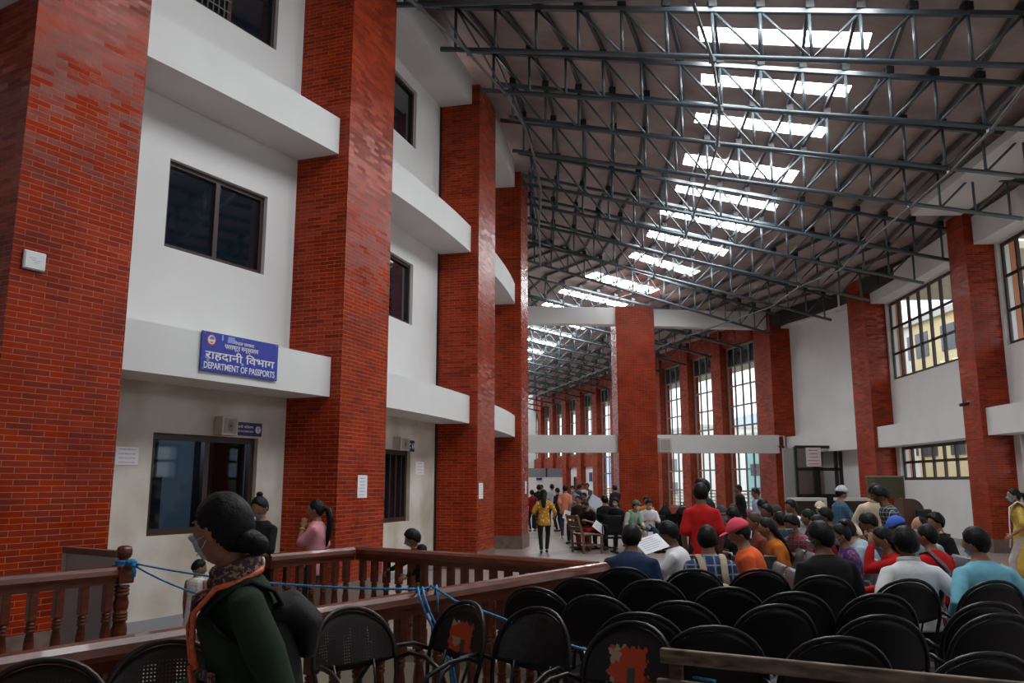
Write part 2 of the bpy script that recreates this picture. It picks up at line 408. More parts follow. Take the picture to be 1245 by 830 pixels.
P2, Q2 = LW[2]; s_r = on_wall(499, 560, P2, Q2)[0]; s_r2 = on_wall(502, 350, P2, Q2)[0]
_z2 = [on_wall(498, 633, P2, Q2)[1], on_wall(498, 548, P2, Q2)[1], on_wall(502, 396, P2, Q2)[1], on_wall(502, 322, P2, Q2)[1], on_wall(506, 182, P2, Q2)[1], on_wall(506, 112, P2, Q2)[1]]
print('z2', [round(z, 2) for z in _z2], s_r, s_r2, (Q2-P2).length)
LWH[2] = [(s_r-1.9, s_r, _z2[0], _z2[1]), (s_r2-1.9, s_r2, _z2[2], _z2[3]), (s_r2-1.9, s_r2, _z2[4], _z2[5])]
for i in (0, 3, 4):
    L = (LW[i][1]-LW[i][0]).length; LWH[i] = [(L*.3, L*.75, 1.0, 2.5), (L*.3, L*.75, 4.7, 6.0), (L*.3, L*.75, 7.8, 9.1)]
LOWER = []
for i, (P, Q) in enumerate(LW):
    e = (Q-P).normalized(); hs = LWH[i]
    w = wall_panel('wall_left', P, Q, 2.83, 10.0, [h for h in hs if h[2] > 2.8], WHITE)
    mb = MB(); nn = V((-e.y, e.x)); mb.prism([P, Q, Q+nn*.24, P+nn*.24], 10.0, 11.0); mb.obj('wall_left', BRICKF, uv=True, kind='structure')
    wall_panel('wall_left', P, Q, 0, 2.83, [h for h in hs if h[2] < 2.8], DIRTY)
    for k, h in enumerate(hs):
        if h[2] < 2.0 and i == 1:
            window(P, Q, h, (.52,), (), .075, .07, .10, FRAME, ROOMGL, outer=.075)
        elif h[2] < 2.0:
            window(P, Q, h, tuple(j/8 for j in range(1, 8)) if i == 2 else (.5,), (), .03 if i == 2 else .07, .06, .10, FRAME, DKGLASS, outer=.08)
        else:
            window(P, Q, h, (.5,), (), .07, .07, .10, FRAME, DKGLASS, outer=.06)
    # grey skirting
    mb = MB(); n = V((-e.y, e.x)); mb.prism([P-n*.015, Q-n*.015, Q+n*.01, P+n*.01], 0, .12)
    mb.obj('baseboard_left', mat('grey_skirting', (.33, .34, .36), .5), kind='structure')
P, Q = LW[2]; e = (Q-P).normalized(); n = V((-e.y, e.x)); mb = MB(); mb.prism([Q-e*.07-n*.02, Q-n*.02, Q, Q-e*.07], 0, 9.6)
mb.obj('trim_7', mat('black_joint_strip', (.012, .01, .01), .6), kind='structure')
# window guard of the top window: small square bars
P, Q = LW[1]; mbg = MB(); e = (Q-P).normalized(); n = V((-e.y, e.x))
def wp(P, Q, s, z, d):
    e = (Q-P).normalized(); n = V((-e.y, e.x)); p = P+e*s+n*d; return V((p.x, p.y, z))
a, b, c, d = h_tp
for k in range(1, 9):
    s = a + (b-a)*.5*k/9; mbg.beam(wp(P, Q, s, c+.06, .06), wp(P, Q, s, d-.06, .06), .012, .012, up=V((1, 0, 0)))
for k in range(1, 9):
    z = c+(d-c)*k/9; mbg.beam(wp(P, Q, a+.05, z, .06), wp(P, Q, a+(b-a)*.5, z, .06), .012, .012)
mbg.obj('trim_1', FRAMEG, kind='structure')
# the office behind the ground window of the first bay
a, b, c, d = h_gr
mb = MB(); q = [wp(P, Q, s, 0, dd) for s, dd in ((a-.9, .25), (b+.6, .25), (b+.6, 3.0), (a-.9, 3.0))]
zz = (.02, 2.75)
for k in range(1, 4):
    A, B = q[k], q[(k+1) % 4]; mb.quad((A.x, A.y, zz[0]), (B.x, B.y, zz[0]), (B.x, B.y, zz[1]), (A.x, A.y, zz[1]))
for z in zz: mb.poly([(p.x, p.y, z) for p in q])
mb.obj('wall_office', mat('blue_grey_office_wall', (.22, .27, .31), .7), kind='structure')
def office_box(s0, s1, d0, d1, z0, z1, name, m, **kw):
    mb = MB(); mb.prism([wp(P, Q, s0, 0, d0).xy, wp(P, Q, s1, 0, d0).xy, wp(P, Q, s1, 0, d1).xy, wp(P, Q, s0, 0, d1).xy], z0, z1); return mb.obj(name, m, **kw)
office_box(a+(b-a)*.30, a+(b-a)*.62, 1.2, 1.5, .02, 2.7, 'partition', mat('dark_brown_partition', (.03, .014, .011), .5), kind='structure')
office_box(b+.05, b+.55, .9, 1.3, .02, 2.7, 'partition', MATS['dark_brown_partition'], kind='structure')
for (z0, z1) in ((1.18, 1.45), (1.55, 1.9), (1.96, 2.2)):
    WIN[0] += 1
    office_box(b-.2, b+.06, 2.93, 2.96, z0, z1, 'window_%d' % WIN[0], mat('daylit_office_slit', (.3, .5, .6), .5, emit=(.45, .75, .9), estr=.35), kind='structure')
lamp = bpy.data.lights.new('office_fill_light', 'POINT'); lamp.energy = 30; lamp.color = (.75, .88, 1); lamp.shadow_soft_size = .3  # bluish fill light added to brighten the office room, stands for no real fitting
lo = bpy.data.objects.new('office_fill_light', lamp); COL.objects.link(lo); lo.location = wp(P, Q, a+.1, 2.4, 1.6)
o = office_box(a+.05, a+.55, .5, .9, .02, 1.75, 'office_cabinet', mat('dark_cabinet', (.02, .02, .022), .5), label='dark office cabinet seen through the ground floor window', cat='cabinet')

# left wall goes on beyond the hidden bend, and closes the far hall
FR0, FRD = V((10.26, 34.4)), V((-.2315, .9728)); FRN = V((.9728, .2315))
lfar = [LP[5][1]+nrm(*LP[5], 'l')*DEP, V((-.6, 34.0)), V((-3.2, 45)), V((-5.9, 56.5)), V((-9.3, 70.5))]
for a, b in zip(lfar, lfar[1:]): wall_panel('wall_left', a, b, 0, 11.2, [], WHITE)
rend = FR0 + FRD*37.0
wall_panel('wall_far', lfar[-1], rend+FRN*.6, 0, 11.2, [], WHITE, out=V((FRD.x, FRD.y)))

# ---- right recessed walls
for i, (P0, Q0) in enumerate(RW):
    P, Q = Q0, P0                          # far -> near, so the hall is on the normal's side
    L = (Q-P).length; out = nrm(P0, Q0, 'r')
    up = (.12, L-.12, 5.0, 7.6); lo_ = (.30, L-.12, 1.74, 2.8)
    wall_panel('wall_right', P, Q, 0, 8.7, [up, lo_], WHITE, out=out, thick=.3)
    nb = 8 if L > 5 else 6
    window(P, Q, up, [k/nb for k in range(1, nb)], (1/3, 2/3), .075, .05, .12, FRAME, GLASSC, out=out, fins=.03, outer=.09)
    window(P, Q, lo_, [k/nb for k in range(1, nb)], (.53,), .08, .05, .12, FRAME, GLASSC, out=out, fins=.02, outer=.09)
    mb = MB(); mb.prism([P-out*.02, Q-out*.02, Q+out*.01, P+out*.01], 0, .13); mb.obj('baseboard_right', MATS['grey_skirting'], kind='structure')
# solid white wall from the last pier to the corner pillar of the inner frame
M2 = [HP(945, 33.2), HP(966, 33.2)]
c1 = RP[5][1] + nrm(*RP[5], 'r')*.72; c2 = M2[1] + V((.05, .4))
booth_hole = None
wall_panel('wall_right', c2, c1, 0, 9.0, [], WHITE, out=V((1, .2)).normalized(), thick=.3)
n = V((.97, .2)).normalized()
band(RP[5][1]+n*.12, M2[1]+V((-.25, 0)), n, .9, 2.8, 3.47, -.05)
band(RP[5][1]+n*.3, M2[1]+V((-.2, 0)), n, .7, 7.9, 8.6, -.02)

# ---- inner frame across the hall: centre pillar, corner pillar, two tiers of beams
Y0 = 32.6
M1x0, M1x1 = hx(753, Y0), hx(801, Y0)
pier('brick_pillar', [V((M1x0, Y0)), V((M1x1, Y0)), V((M1x1, Y0+1.75)), V((M1x0, Y0+1.75))], 8.70)
pier('brick_pillar', [M2[0], M2[1]+V((.3, 0)), M2[1]+V((.3, 1.4)), V((10.26, 34.42))], 9.0)
mb = MB(); mb.prism([V((-.9, Y0+.2)), V((M1x0-.002, Y0+.2)), V((M1x0-.002, Y0+.62)), V((-.9, Y0+.62))], 2.84, 3.53); mb.obj('beam', WHITE, kind='structure')
mb = MB(); mb.prism([V((M1x1+.002, Y0+.15)), V((10.62, Y0+.3)), V((10.62, Y0+.58)), V((M1x1+.002, Y0+.57))], 2.82, 3.53); mb.obj('beam', WHITE, kind='structure')
mb = MB(); mb.prism([V((-.9, Y0-.25)), V((M1x0+.0, Y0+.15)), V((M1x0+.0, Y0+.65)), V((-.9, Y0+.25))], 7.99, 8.68); mb.obj('beam', WHITE, kind='structure')
mb = MB(); mb.prism([V((M1x1+.002, Y0+.15)), V((10.5, Y0+.75)), V((10.5, Y0+1.15)), V((M1x1+.002, Y0+.65))], 7.92, 8.62); mb.obj('beam', WHITE, kind='structure')

# ---- far hall: long window wall
FWB = FR0 + FRN*.36                         # glazing line
GRID_T = []
k = 0; t = .62
PW, WW = .92, 2.53
def fpt(t, z, d=0): p = FWB + FRD*t + FRN*d; return V((p.x, p.y, z))
for k in range(11):
    t0 = .55 + 3.45*k; t1 = t0+WW
    # brick pier after each window, with a flat plastered reveal
    q = [FR0 + FRD*t1, FR0 + FRD*(t1+PW), FR0 + FRD*(t1+PW) + FRN*.60, FR0 + FRD*t1 + FRN*.60]
    pier('brick_pillar', q, 9.2, BRICKF)
    low = k >= 6
    P, Q = fpt(t1, 0).xy, fpt(t0, 0).xy
    z0 = 3.6 if low else .42
    window(P, Q, (0, WW, z0, 7.75), (.27, .53, .79), [(z-z0)/(7.75-z0) for z in (1.3, 2.25, 3.3, 4.15, 5.05, 5.95, 6.85) if z > z0+.2], .07, .06, .0, FRAMEG, GLASSC, out=FRN)
    mb = MB(); mb.prism([P-FRN*.2, Q-FRN*.2, Q+FRN*.2, P+FRN*.2], 7.75, 9.2); mb.obj('lintel', BRICKF, uv=True, kind='structure')
    if k < 6:
        mb = MB(); mb.prism([P-FRN*.12, Q-FRN*.12, Q+FRN*.2, P+FRN*.2], 0, .42); mb.obj('sill', BRICKF, uv=True, kind='structure')
    else:
        mb = MB(); mb.prism([P-FRN*.15, Q-FRN*.15, Q+FRN*.2, P+FRN*.2], 2.75, 3.6); mb.obj('lintel', BRICKF, uv=True, kind='structure')
        doorway = [(0.55, 1.75, 0, 2.1)] if k in (7, 8) else []
        wall_panel('wall_right', P, Q, 0, 2.75, doorway, WHITE, out=FRN)
        if doorway:
            WIN[0] += 0
            mb = MB()
            def dp(s, z, d): p = P + (Q-P).normalized()*s + FRN*d; return V((p.x, p.y, z))
            for s in (.58, 1.72): mb.beam(dp(s, 0, .1), dp(s, 2.1, .1), .06, .1, up=V((FRN.x, FRN.y, 0)))
            mb.beam(dp(.55, 2.07, .1), dp(1.75, 2.07, .1), .1, .06)
            dn = mb.obj('door_%d' % (k-6), FRAME, kind='structure')
            mb = MB(); mb.box(0, 1.08, -.02, .02, 0, 2.03, Matrix.Translation(dp(.61, 0, .18)) @ Matrix.Rotation(math.atan2((Q-P).y, (Q-P).x), 4, 'Z'))
            mb.obj('door_leaf', mat('door_leaf_brown', (.10, .03, .018) if k == 7 else (.30, .10, .05), .5) if k == 7 else mat('door_leaf_orange', (.45, .16, .08), .5), dn)
    # louvre fans in the top lights
    mb = MB()
    for j, f in enumerate((.40, .66)):
        c = fpt(t1-(WW*f), 7.3, -.03)
        for r_ in (.18, .10):
            mb.tube([c + V((FRD.x, FRD.y, 0))*(r_*cos(a))+V((0, 0, r_*sin(a))) for a in [2*pi*u/14 for u in range(14)]], .018, 5, closed=True)
        for u in range(4):
            a = pi*u/4; d = V((FRD.x, FRD.y, 0))*(.18*cos(a))+V((0, 0, .18*sin(a))); mb.beam(c-d, c+d, .03, .02)
    mb.obj('trim_2', mat('black_louvre', (.02, .025, .03), .5), kind='structure')
    mb = MB(); mb.quad(fpt(t0, 6.9, .05), fpt(t1, 6.9, .05), fpt(t1, 7.75, .05), fpt(t0, 7.75, .05)); mb.obj('trim_3', MATS['black_louvre'], kind='structure')
# wall behind hall pillars beyond the last window
tE = .55+3.45*11
# exterior overhang above the far windows
EAVE = mat('beige_eave', (.60, .55, .46), .8)
mb = MB(); mb.prism([fpt(-1, 0, .3).xy, fpt(40, 0, .3).xy, fpt(40, 0, 1.9).xy, fpt(-1, 0, 1.9).xy], 7.05, 7.3); mb.obj('slab', EAVE, kind='structure')

# ---- floor with the stairwell
RC = at_z(735, 683, .98); RA = at_z(0, 795, .98); RB = at_z(430, 664, .98)
EV = (RC.xy - RA.xy).normalized(); NV = V((-EV.y, EV.x))          # along the stairwell, across it (towards the wall)
WIDE = (RB.xy - RC.xy).dot(NV); Cc = RC.xy
def sw(t, w, z=0): p = Cc - EV*t + NV*w; return V((p.x, p.y, z))  # t metres back from the head of the well, w across
print('EV', EV, 'wide', WIDE)
SWL = 8.2
hole = [sw(.0, .0), sw(.0, WIDE), sw(SWL, WIDE), sw(SWL, 0)]
hole = [sw(.06, .06), sw(.06, WIDE-.06), sw(SWL, WIDE-.06), sw(SWL, .06)]
outer = [V((-13, 3.2, 0)), V((-.2, -7.5, 0)), V((7.2, -5.0, 0)), V((10.6, 1, 0)), V((12.4, 6.5, 0)), V((13.5, 14, 0)), V((13.7, 22, 0)), V((14, 30, 0)), V((12.6, 36, 0)), V((3.5, 74, 0)), V((-11, 72, 0)), V((-4, 34, 0)), V((-2, 27, 0)), V((-2, 20, 0)), V((-4, 12.4, 0)), V((-6, 8.4, 0))]
allp = outer + hole
mb = MB(); vs = [mb.bm.verts.new(p) for p in allp]
for tri in tessellate_polygon([outer, hole]):
    try: mb.bm.faces.new([vs[i] for i in tri])
    except ValueError: pass
bmesh.ops.recalc_face_normals(mb.bm, faces=mb.bm.faces)
for f in mb.bm.faces:
    if f.normal.z < 0: f.normal_flip()
mb.fix = False
def floor_mat():
    m = bpy.data.materials.new('stone_floor_tiles'); m.use_nodes = True; nt = m.node_tree; b = nt.nodes['Principled BSDF']
    tc = nt.nodes.new('ShaderNodeTexCoord'); mp = nt.nodes.new('ShaderNodeMapping'); mp.inputs['Rotation'].default_value = (0, 0, -math.atan2(EV.y, EV.x))
    nt.links.new(tc.outputs['Object'], mp.inputs['Vector'])
    bt = N(nt, 'ShaderNodeTexBrick', Scale=1.0, Mortar_Size=.004, Brick_Width=.6, Row_Height=.6, Bias=0.0); bt.offset = 0
    bt.inputs['Color1'].default_value = (.36, .29, .26, 1); bt.inputs['Color2'].default_value = (.31, .25, .22, 1); bt.inputs['Mortar'].default_value = (.12, .09, .08, 1)
    nt.links.new(mp.outputs['Vector'], bt.inputs['Vector'])
    sp = nt.nodes.new('ShaderNodeSeparateXYZ'); nt.links.new(mp.outputs['Vector'], sp.inputs[0])
    st = mathn(nt, 'LESS_THAN', mathn(nt, 'FRACT', mathn(nt, 'DIVIDE', sp.outputs['Y'], 3.6)), .167)
    c = mixc(nt, st, bt.outputs['Color'], (.17, .165, .17))
    nz = N(nt, 'ShaderNodeTexNoise', Scale=1.3, Detail=6.0); nt.links.new(tc.outputs['Object'], nz.inputs['Vector'])
    mr = N(nt, 'ShaderNodeMapRange', From_Min=.3, From_Max=.7, To_Min=.0, To_Max=.5); nt.links.new(nz.outputs['Fac'], mr.inputs['Value'])
    c = mixc(nt, mr.outputs['Result'], c, (.19, .15, .135))
    nt.links.new(c, b.inputs['Base Color']); b.inputs['Roughness'].default_value = .32
    return m
fl = mb.obj('floor', floor_mat(), kind='structure')
# well walls, lower floor
CREAM = mat('cream_stairwell_plaster', (.62, .56, .45), .8, noise=.15, nscale=2)
mb = MB(); hw = hole
for a, b in zip(hw, hw[1:]+hw[:1]):
    a0, b0 = V((a.x, a.y, 0)), V((b.x, b.y, 0)); mb.quad(a0-V((0, 0, .0)), b0, b0-V((0, 0, 3.4)), a0-V((0, 0, 3.4)))
mb.poly([V((p.x, p.y, -3.4)) for p in hw]); mb.obj('wall_stairwell', CREAM, kind='structure')
mb = MB()                                                            # pale stone nosing round the edge of the opening
for w0, w1, t0, t1 in ((WIDE-.06, WIDE+.10, -.1, SWL), (-.10, .06, -.1, SWL)):
    mb.prism([sw(t0, w0).xy, sw(t1, w0).xy, sw(t1, w1).xy, sw(t0, w1).xy], -.09, .035)
mb.prism([sw(-.10, .06).xy, sw(.06, .06).xy, sw(.06, WIDE-.06).xy, sw(-.10, WIDE-.06).xy], -.09, .035)
mb.obj('trim_4', mat('pale_edge_stone', (.42, .39, .36), .5, noise=.2), kind='structure')
# flight of steps going down inside the well, along its far side
mb = MB(); ns = 17
for k in range(ns):
    t1 = 6.6 - k*.29; z = -.18*(k+1); mb.prism([sw(t1, WIDE-1.35).xy, sw(t1-.29, WIDE-1.35).xy, sw(t1-.29, WIDE-.065).xy, sw(t1, WIDE-.065).xy], z-.3, z)
mb.obj('stair_flight', mat('stair_stone', (.33, .29, .26), .6), label='stone flight of steps going down inside the railed stairwell', cat='stairs')
hr = empty('stair_handrail', sw(5.2, 1.25), 0, 'orange varnished handrail sloping down inside the stairwell', 'handrail')
def loc(o, p): return V(p) - o.location
mb = MB(); a, b = sw(5.3, 1.5, .55), sw(1.6, 1.5, -1.75); mb.tube([loc(hr, a), loc(hr, a.lerp(b, .5)), loc(hr, b)], .05, 10); mb.obj('rail', ORTIMB, hr)
mb = MB(); mb.beam(loc(hr, a-V((0, 0, .17))), loc(hr, b-V((0, 0, .17))), .05, .09); mb.obj('lower_rail', ORTIMB, hr)
for k in range(7):
    p = a.lerp(b, (k+.5)/7); mb = MB(); mb.tube([loc(hr, p), loc(hr, p-V((0, 0, .85)))], .028, 8); mb.obj('baluster', ORTIMB, hr)

# ---- roof: trusses fan round the bend
ZL, ZR, TD = 9.65, 7.48, .86
def fin(v, w): return V((v[0], v[1])), V((w[0], w[1]))
TR = [((-12.2, 1.9), (-2.2, -7.4)), ((-10.9, 2.9), (-.5, -5.9)), ((-9.4, 4.1), (1.4, -4.1)), ((-8.0, 5.4), (3.2, -2.2)), ((-6.6, 6.8), (4.8, -.2)), ((-5.3, 8.3), (6.3, 1.9)), ((-4.1, 9.8), (7.6, 4.1)), ((-2.95, 11.3), (8.7, 6.4)), ((-1.95, 12.8), (9.6, 8.7))]
NBACK = len(TR)
for (lx, ly), r in (((545, 60), (10.3, 11.0)), ((592, 110), (10.8, 13.3)), ((616, 147), (11.1, 15.4)), ((630, 184), (1237, 265)), ((640, 224), (1153, 316)), ((640, 248), (1118, 343)), ((640, 271), (1052, 364)), ((643, 295), (1007, 388)), ((646, 318), (10.35, 32.2))):
    L = at_z(lx, ly, ZL); Rr = V(r) if r[0] < 100 else at_z(*r, ZR).xy
    TR.append((L.xy, Rr))
NNEAR = len(TR)
for j in range(13):
    r = FR0 + FRD*(.9+2.75*j) - FRN*.25; TR.append((r - FRN*11.9, r))
TR = [(V((a[0], a[1])), V((b[0], b[1]))) for a, b in TR]
for i in range(NBACK-1, NNEAR+1): print('truss', i, [round(x, 1) for x in (*TR[i][0], *TR[i][1])])
def tp(i, u, dz=0): a, b = TR[i]; p = a.lerp(b, u); return V((p.x, p.y, ZL+(ZR-ZL)*u+dz))
ORD = ['first', 'second', 'third', 'fourth', 'fifth', 'sixth', 'seventh', 'eighth', 'ninth', 'tenth', 'eleventh', 'twelfth', 'thirteenth', 'fourteenth', 'fifteenth', 'sixteenth', 'seventeenth', 'eighteenth', 'nineteenth', 'twentieth', 'twenty-first', 'twenty-second', 'twenty-third', 'twenty-fourth', 'twenty-fifth', 'twenty-sixth', 'twenty-seventh', 'twenty-eighth', 'twenty-ninth', 'thirtieth', 'thirty-first']
NP = 15
for i in range(NBACK-1, len(TR)):
    base = tp(i, .5)
    t = empty('roof_truss', base, 0, 'grey steel roof truss across the hall, %s in line from the camera' % ORD[i-NBACK+1], 'truss', 'steel roof trusses')
    def q(u, dz=0): return tp(i, u, dz) - base
    near = NBACK <= i < NNEAR
    mb = MB(); mb.tube([q(-.012), q(.5), q(1.01)], .050, 8); mb.obj('bottom_chord', STEEL, t)
    mb = MB(); mb.beam(q(-.02, TD), q(1.02, TD), .09, .08); mb.obj('top_chord', STEEL, t)
    web = None if near else MB()
    for k in range(NP+1):
        u = .012 + k/NP*.976
        m1 = web or MB(); m1.tube([q(u), q(u, TD)], .030, 7)
        if not web: m1.obj('vertical_strut', STEEL, t)
        if k < NP:
            u2 = .012 + (k+1)/NP*.976; m2 = web or MB()
            if k < NP*.5: m2.tube([q(u, TD), q(u2)], .026, 6)
            else: m2.tube([q(u), q(u2, TD)], .026, 6)
            if not web: m2.obj('diagonal_brace', STEEL, t)
    CLE = mat('dark_cleat', (.02, .022, .025), .6)
    for k in range(NP+1):                                 # cleats that carry the purlins
        u = .012 + k/NP*.976; m3 = web or MB(); m3.box(-.07, .07, -.07, .07, TD+.04, TD+.17, Matrix.Translation(q(u)))
        if not web: m3.obj('purlin_cleat', CLE, t)
    if web: web.obj('web', STEEL, t)
ROOFZ = TD+.30
def strip_pts(u, dz): return [tp(i, u, dz) for i in range(len(TR))]
for k in range(NP+1):
    mb = MB(); pts = strip_pts(.012+k/NP*.976, TD+.22)
    for a, b in zip(pts, pts[1:]): mb.beam(a, b, .06, .10)
    mb.obj('trim_5', mat('purlin_steel', (.07, .075, .085), .5), kind='structure')
for u, nm in ((.035, 'by the brick wall piers, on the left'), (.40, 'along the middle of the roof'), (.80, 'along the window side of the roof')):
    pts = strip_pts(u, -.07)[3:]
    mb = MB(); mb.tube(pts, .028, 8)
    for p in pts: mb.box(-.05, .05, -.05, .05, -.03, .06, Matrix.Translation(p))
    mb.obj('tie_pipe', mat('bright_tie_pipe', (.13, .15, .165), .35, spec=.6), label='long steel tie pipe under the trusses, ' + nm, cat='pipe')
# lattice between the left tie pipe and the top chords
mb = MB()
for i in range(NBACK-2, NNEAR-1):
    a, b = tp(i, .035, -.05), tp(i+1, .035, -.05); c, d = tp(i, .012, TD), tp(i+1, .012, TD)
    mb.tube([a, d], .02, 6); mb.tube([b, c], .02, 6)
mb.obj('end_bracing', STEEL, label='crossed steel rods bracing the truss ends above the brick piers', cat='bracing')
# sheets with skylight openings
U0, U1, V0, V1 = .375, .628, .55, .83
mb = MB()
def rp(i, u, v, dz=ROOFZ): return tp(i, u, dz).lerp(tp(i+1, u, dz), v)
SKY = []
us = [-.10, U0, U1, 1.11]; vs_ = [0, V0, V1, 1]
for i in range(len(TR)-1):
    for a in range(3):
        for b in range(3):
            if a == 1 and b == 1 and i >= NBACK-5: SKY.append(i); continue
            n_ = 6 if a != 1 else 3
            for c in range(n_):
                ua, ub = us[a]+(us[a+1]-us[a])*c/n_, us[a]+(us[a+1]-us[a])*(c+1)/n_
                for dz in (ROOFZ, ROOFZ+.05):
                    mb.quad(rp(i, ua, vs_[b], dz), rp(i, ub, vs_[b], dz), rp(i, ub, vs_[b+1], dz), rp(i, ua, vs_[b+1], dz))
for f in mb.bm.faces: f.smooth = False
mb.obj('ceiling', ROOFM, kind='structure')
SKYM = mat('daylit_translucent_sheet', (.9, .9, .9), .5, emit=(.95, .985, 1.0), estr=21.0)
nsky = 0
for i in SKY:
    if i < NBACK-5: continue
    mb = MB(); z = ROOFZ+.02
    bot = [rp(i, U0, V0, z), rp(i, U1, V0, z), rp(i, U1, V1, z), rp(i, U0, V1, z)]
    vb = [mb.bm.verts.new(p) for p in bot]; vt = [mb.bm.verts.new(p+V((0, 0, .03))) for p in bot]
    mb.bm.faces.new(vb[::-1]); mb.bm.faces.new(vt)
    for a in range(4): mb.bm.faces.new((vb[a], vb[(a+1) % 4], vt[(a+1) % 4], vt[a]))
    c = sum(bot, V())/4; seen = c.y > 1 and 415 - F*((c.z-H)*CT - c.y*ST)/(c.y*CT + (c.z-H)*ST) > -8
    if seen: mb.obj('skylight', SKYM, label='bright translucent roof skylight strip, %s in line from the camera' % ORD[nsky], cat='skylight', group='roof skylight strips'); nsky += 1
    else: mb.obj('skylight', SKYM, label='translucent roof skylight strip over the near end of the hall', cat='skylight', group='skylights over the near end')
# dark gutter beam where the roof meets the window side
mb = MB(); pts = [tp(i, 1.06, TD+.02) for i in range(len(TR))]
for a, b in zip(pts, pts[1:]): mb.beam(a, b, .35, .5)
mb.obj('trim_6', mat('dark_gutter', (.03, .02, .02), .7), kind='structure')
# end of the hall behind the viewpoint
a, b = V((-12.8, 2.6)), V((-1.8, -8.0)); wall_panel('wall_back', b, a, 0, 12, [], WHITE, out=V((-.7, -.7)))
wall_panel('wall_left', a, LP[0][0]+nrm(*LP[0], 'l')*DEP, 0, 11, [], WHITE)
wall_panel('wall_right', RP[0][0]+nrm(*RP[0], 'r')*.7, b, 0, 9.2, [], WHITE, out=V((.5, -.7)).normalized())

# ================================================================== OUTSIDE
def house(x, y, w, d, h, c, rz, label, rows=3, cols=5, base=0, wc=(.05, .06, .08)):
    o = empty('building', (x, y, base), rz, label, 'building')
    mb = MB(); mb.box(-w/2, w/2, -d/2, d/2, 0, h); mb.obj('wall', mat('plaster_%s' % label.replace(' ', '_')[:30], c, .8), o)
    mb = MB(); mb.box(-w/2-.2, w/2+.2, -d/2-.2, d/2+.2, h, h+.25); mb.obj('roof', mat('roof_red_sheet', (.35, .12, .09), .7) if rows < 3 else MATS.get('pale_parapet') or mat('pale_parapet', (.6, .58, .55), .8), o)
    mb = MB()
    for r_ in range(rows):
        for k in range(cols):
            cx = -w/2 + w*(k+.5)/cols; cz = h*(r_+.55)/rows; ww, hh = w/cols*.25, h/rows*.25
            mb.box(cx-ww, cx+ww, -d/2-.03, -d/2+.05, cz-hh, cz+hh)
    mb.obj('window', mat('far_window_glass', wc, .2), o)
    return o
out_r = nrm(RP[4][1], RP[5][0], 'r')
house(21.0, 29.2, 14.2, 6, 8.5, (.86, .70, .40), R(-88), 'ochre plastered building outside the right-hand upper windows', 4, 7)
house(21.6, 44.2, 14.2, 6, 8.9, (.88, .86, .80), R(-88), 'white building outside the upper windows beyond the ochre one', 4, 7)
for i in range(1, 5):
    P, Q = RW[i]; n = nrm(P, Q, 'r')
    mb = MB(); mb.prism([P+n*.35, Q+n*.35, Q+n*3.2, P+n*3.2], 7.75, 7.95); mb.obj('slab', EAVE, kind='structure')
    e = (Q-P).normalized()
    mb = MB(); mb.prism([Q-e*.10+n*.32, Q+e*.4+n*.32, Q+e*.4+n*.52, Q-e*.10+n*.52], 0, 8); mb.obj('pillar', mat('orange_outer_brick', (.50, .19, .10), .7), kind='structure')
for (x, y, w, d, h, c, rz, lb, rw, cl) in ((22, 58, 9, 7, 5.0, (.30, .55, .55), -70, 'teal painted house outside the long windows of the inner hall', 3, 4), (38, 55, 12, 8, 5.6, (.78, .72, .66), -64, 'cream house with red roof beyond the inner hall windows', 2, 5),
        (19, 78, 12, 8, 6.4, (.80, .78, .74), -78, 'pale house furthest along outside the inner hall windows', 3, 5), (75, 95, 14, 9, 6.5, (.72, .5, .42), -60, 'brick coloured house far outside beyond the cream house', 3, 5)):
    house(x, y, w, d, h, c, R(rz), lb, rw, cl)
mb = MB(); mr_ = random.Random(3); prev = None; K = 44
for k in range(K+1):
    a = R(10 + 75*k/K); rr = 520; p = V((rr*cos(a), rr*sin(a))); hgt = 36 + 10*sin(k*.55) + 6*sin(k*1.7+1) + mr_.uniform(-2, 2)
    cur = (V((p.x, p.y, -5)), V((p.x*1.12, p.y*1.12, hgt)))
    if prev: mb.quad(prev[0], cur[0], cur[1], prev[1])
    prev = cur
mb.obj('mountain', mat('hazy_blue_mountain', (.36, .44, .56), .9), kind='structure')
mb = MB(); mb.quad((-120, -120, -.14), (700, -120, -.14), (700, 700, -.14), (-120, 700, -.14))
g = mb.bm.faces; 
# yard, with a hole where the hall's own floor and stairwell are
mb.bm.free(); mb = MB()
oo = [V((-300, -200, -.12)), V((700, -200, -.12)), V((700, 700, -.12)), V((-300, 700, -.12))]; hh = [V((p.x, p.y, -.12)) for p in hole]
vs = [mb.bm.verts.new(p) for p in oo+hh]
for tri in tessellate_polygon([oo, hh]):
    f = mb.bm.faces.new([vs[i] for i in tri])
bmesh.ops.recalc_face_normals(mb.bm, faces=mb.bm.faces)
for f in mb.bm.faces:
    if f.normal.z < 0: f.normal_flip()
mb.fix = False
mb.obj('ground', mat('pale_yard', (.42, .40, .36), .9), kind='structure')
mb = MB()                                                   # yard fence seen low through the inner hall windows
for k in range(46):
    p = fpt(k*.85, 0, 4.5); mb.beam(p-V((0, 0, .1)), p+V((0, 0, 1.1)), .05, .05, up=V((1, 0, 0)))
for z in (.25, .45, .65, .85, 1.05): mb.beam(fpt(0, z, 4.5), fpt(38.3, z, 4.5), .03, .08)
mb.obj('fence', mat('pale_fence', (.5, .5, .46), .7), label='pale slatted yard fence outside the inner hall windows', cat='fence')

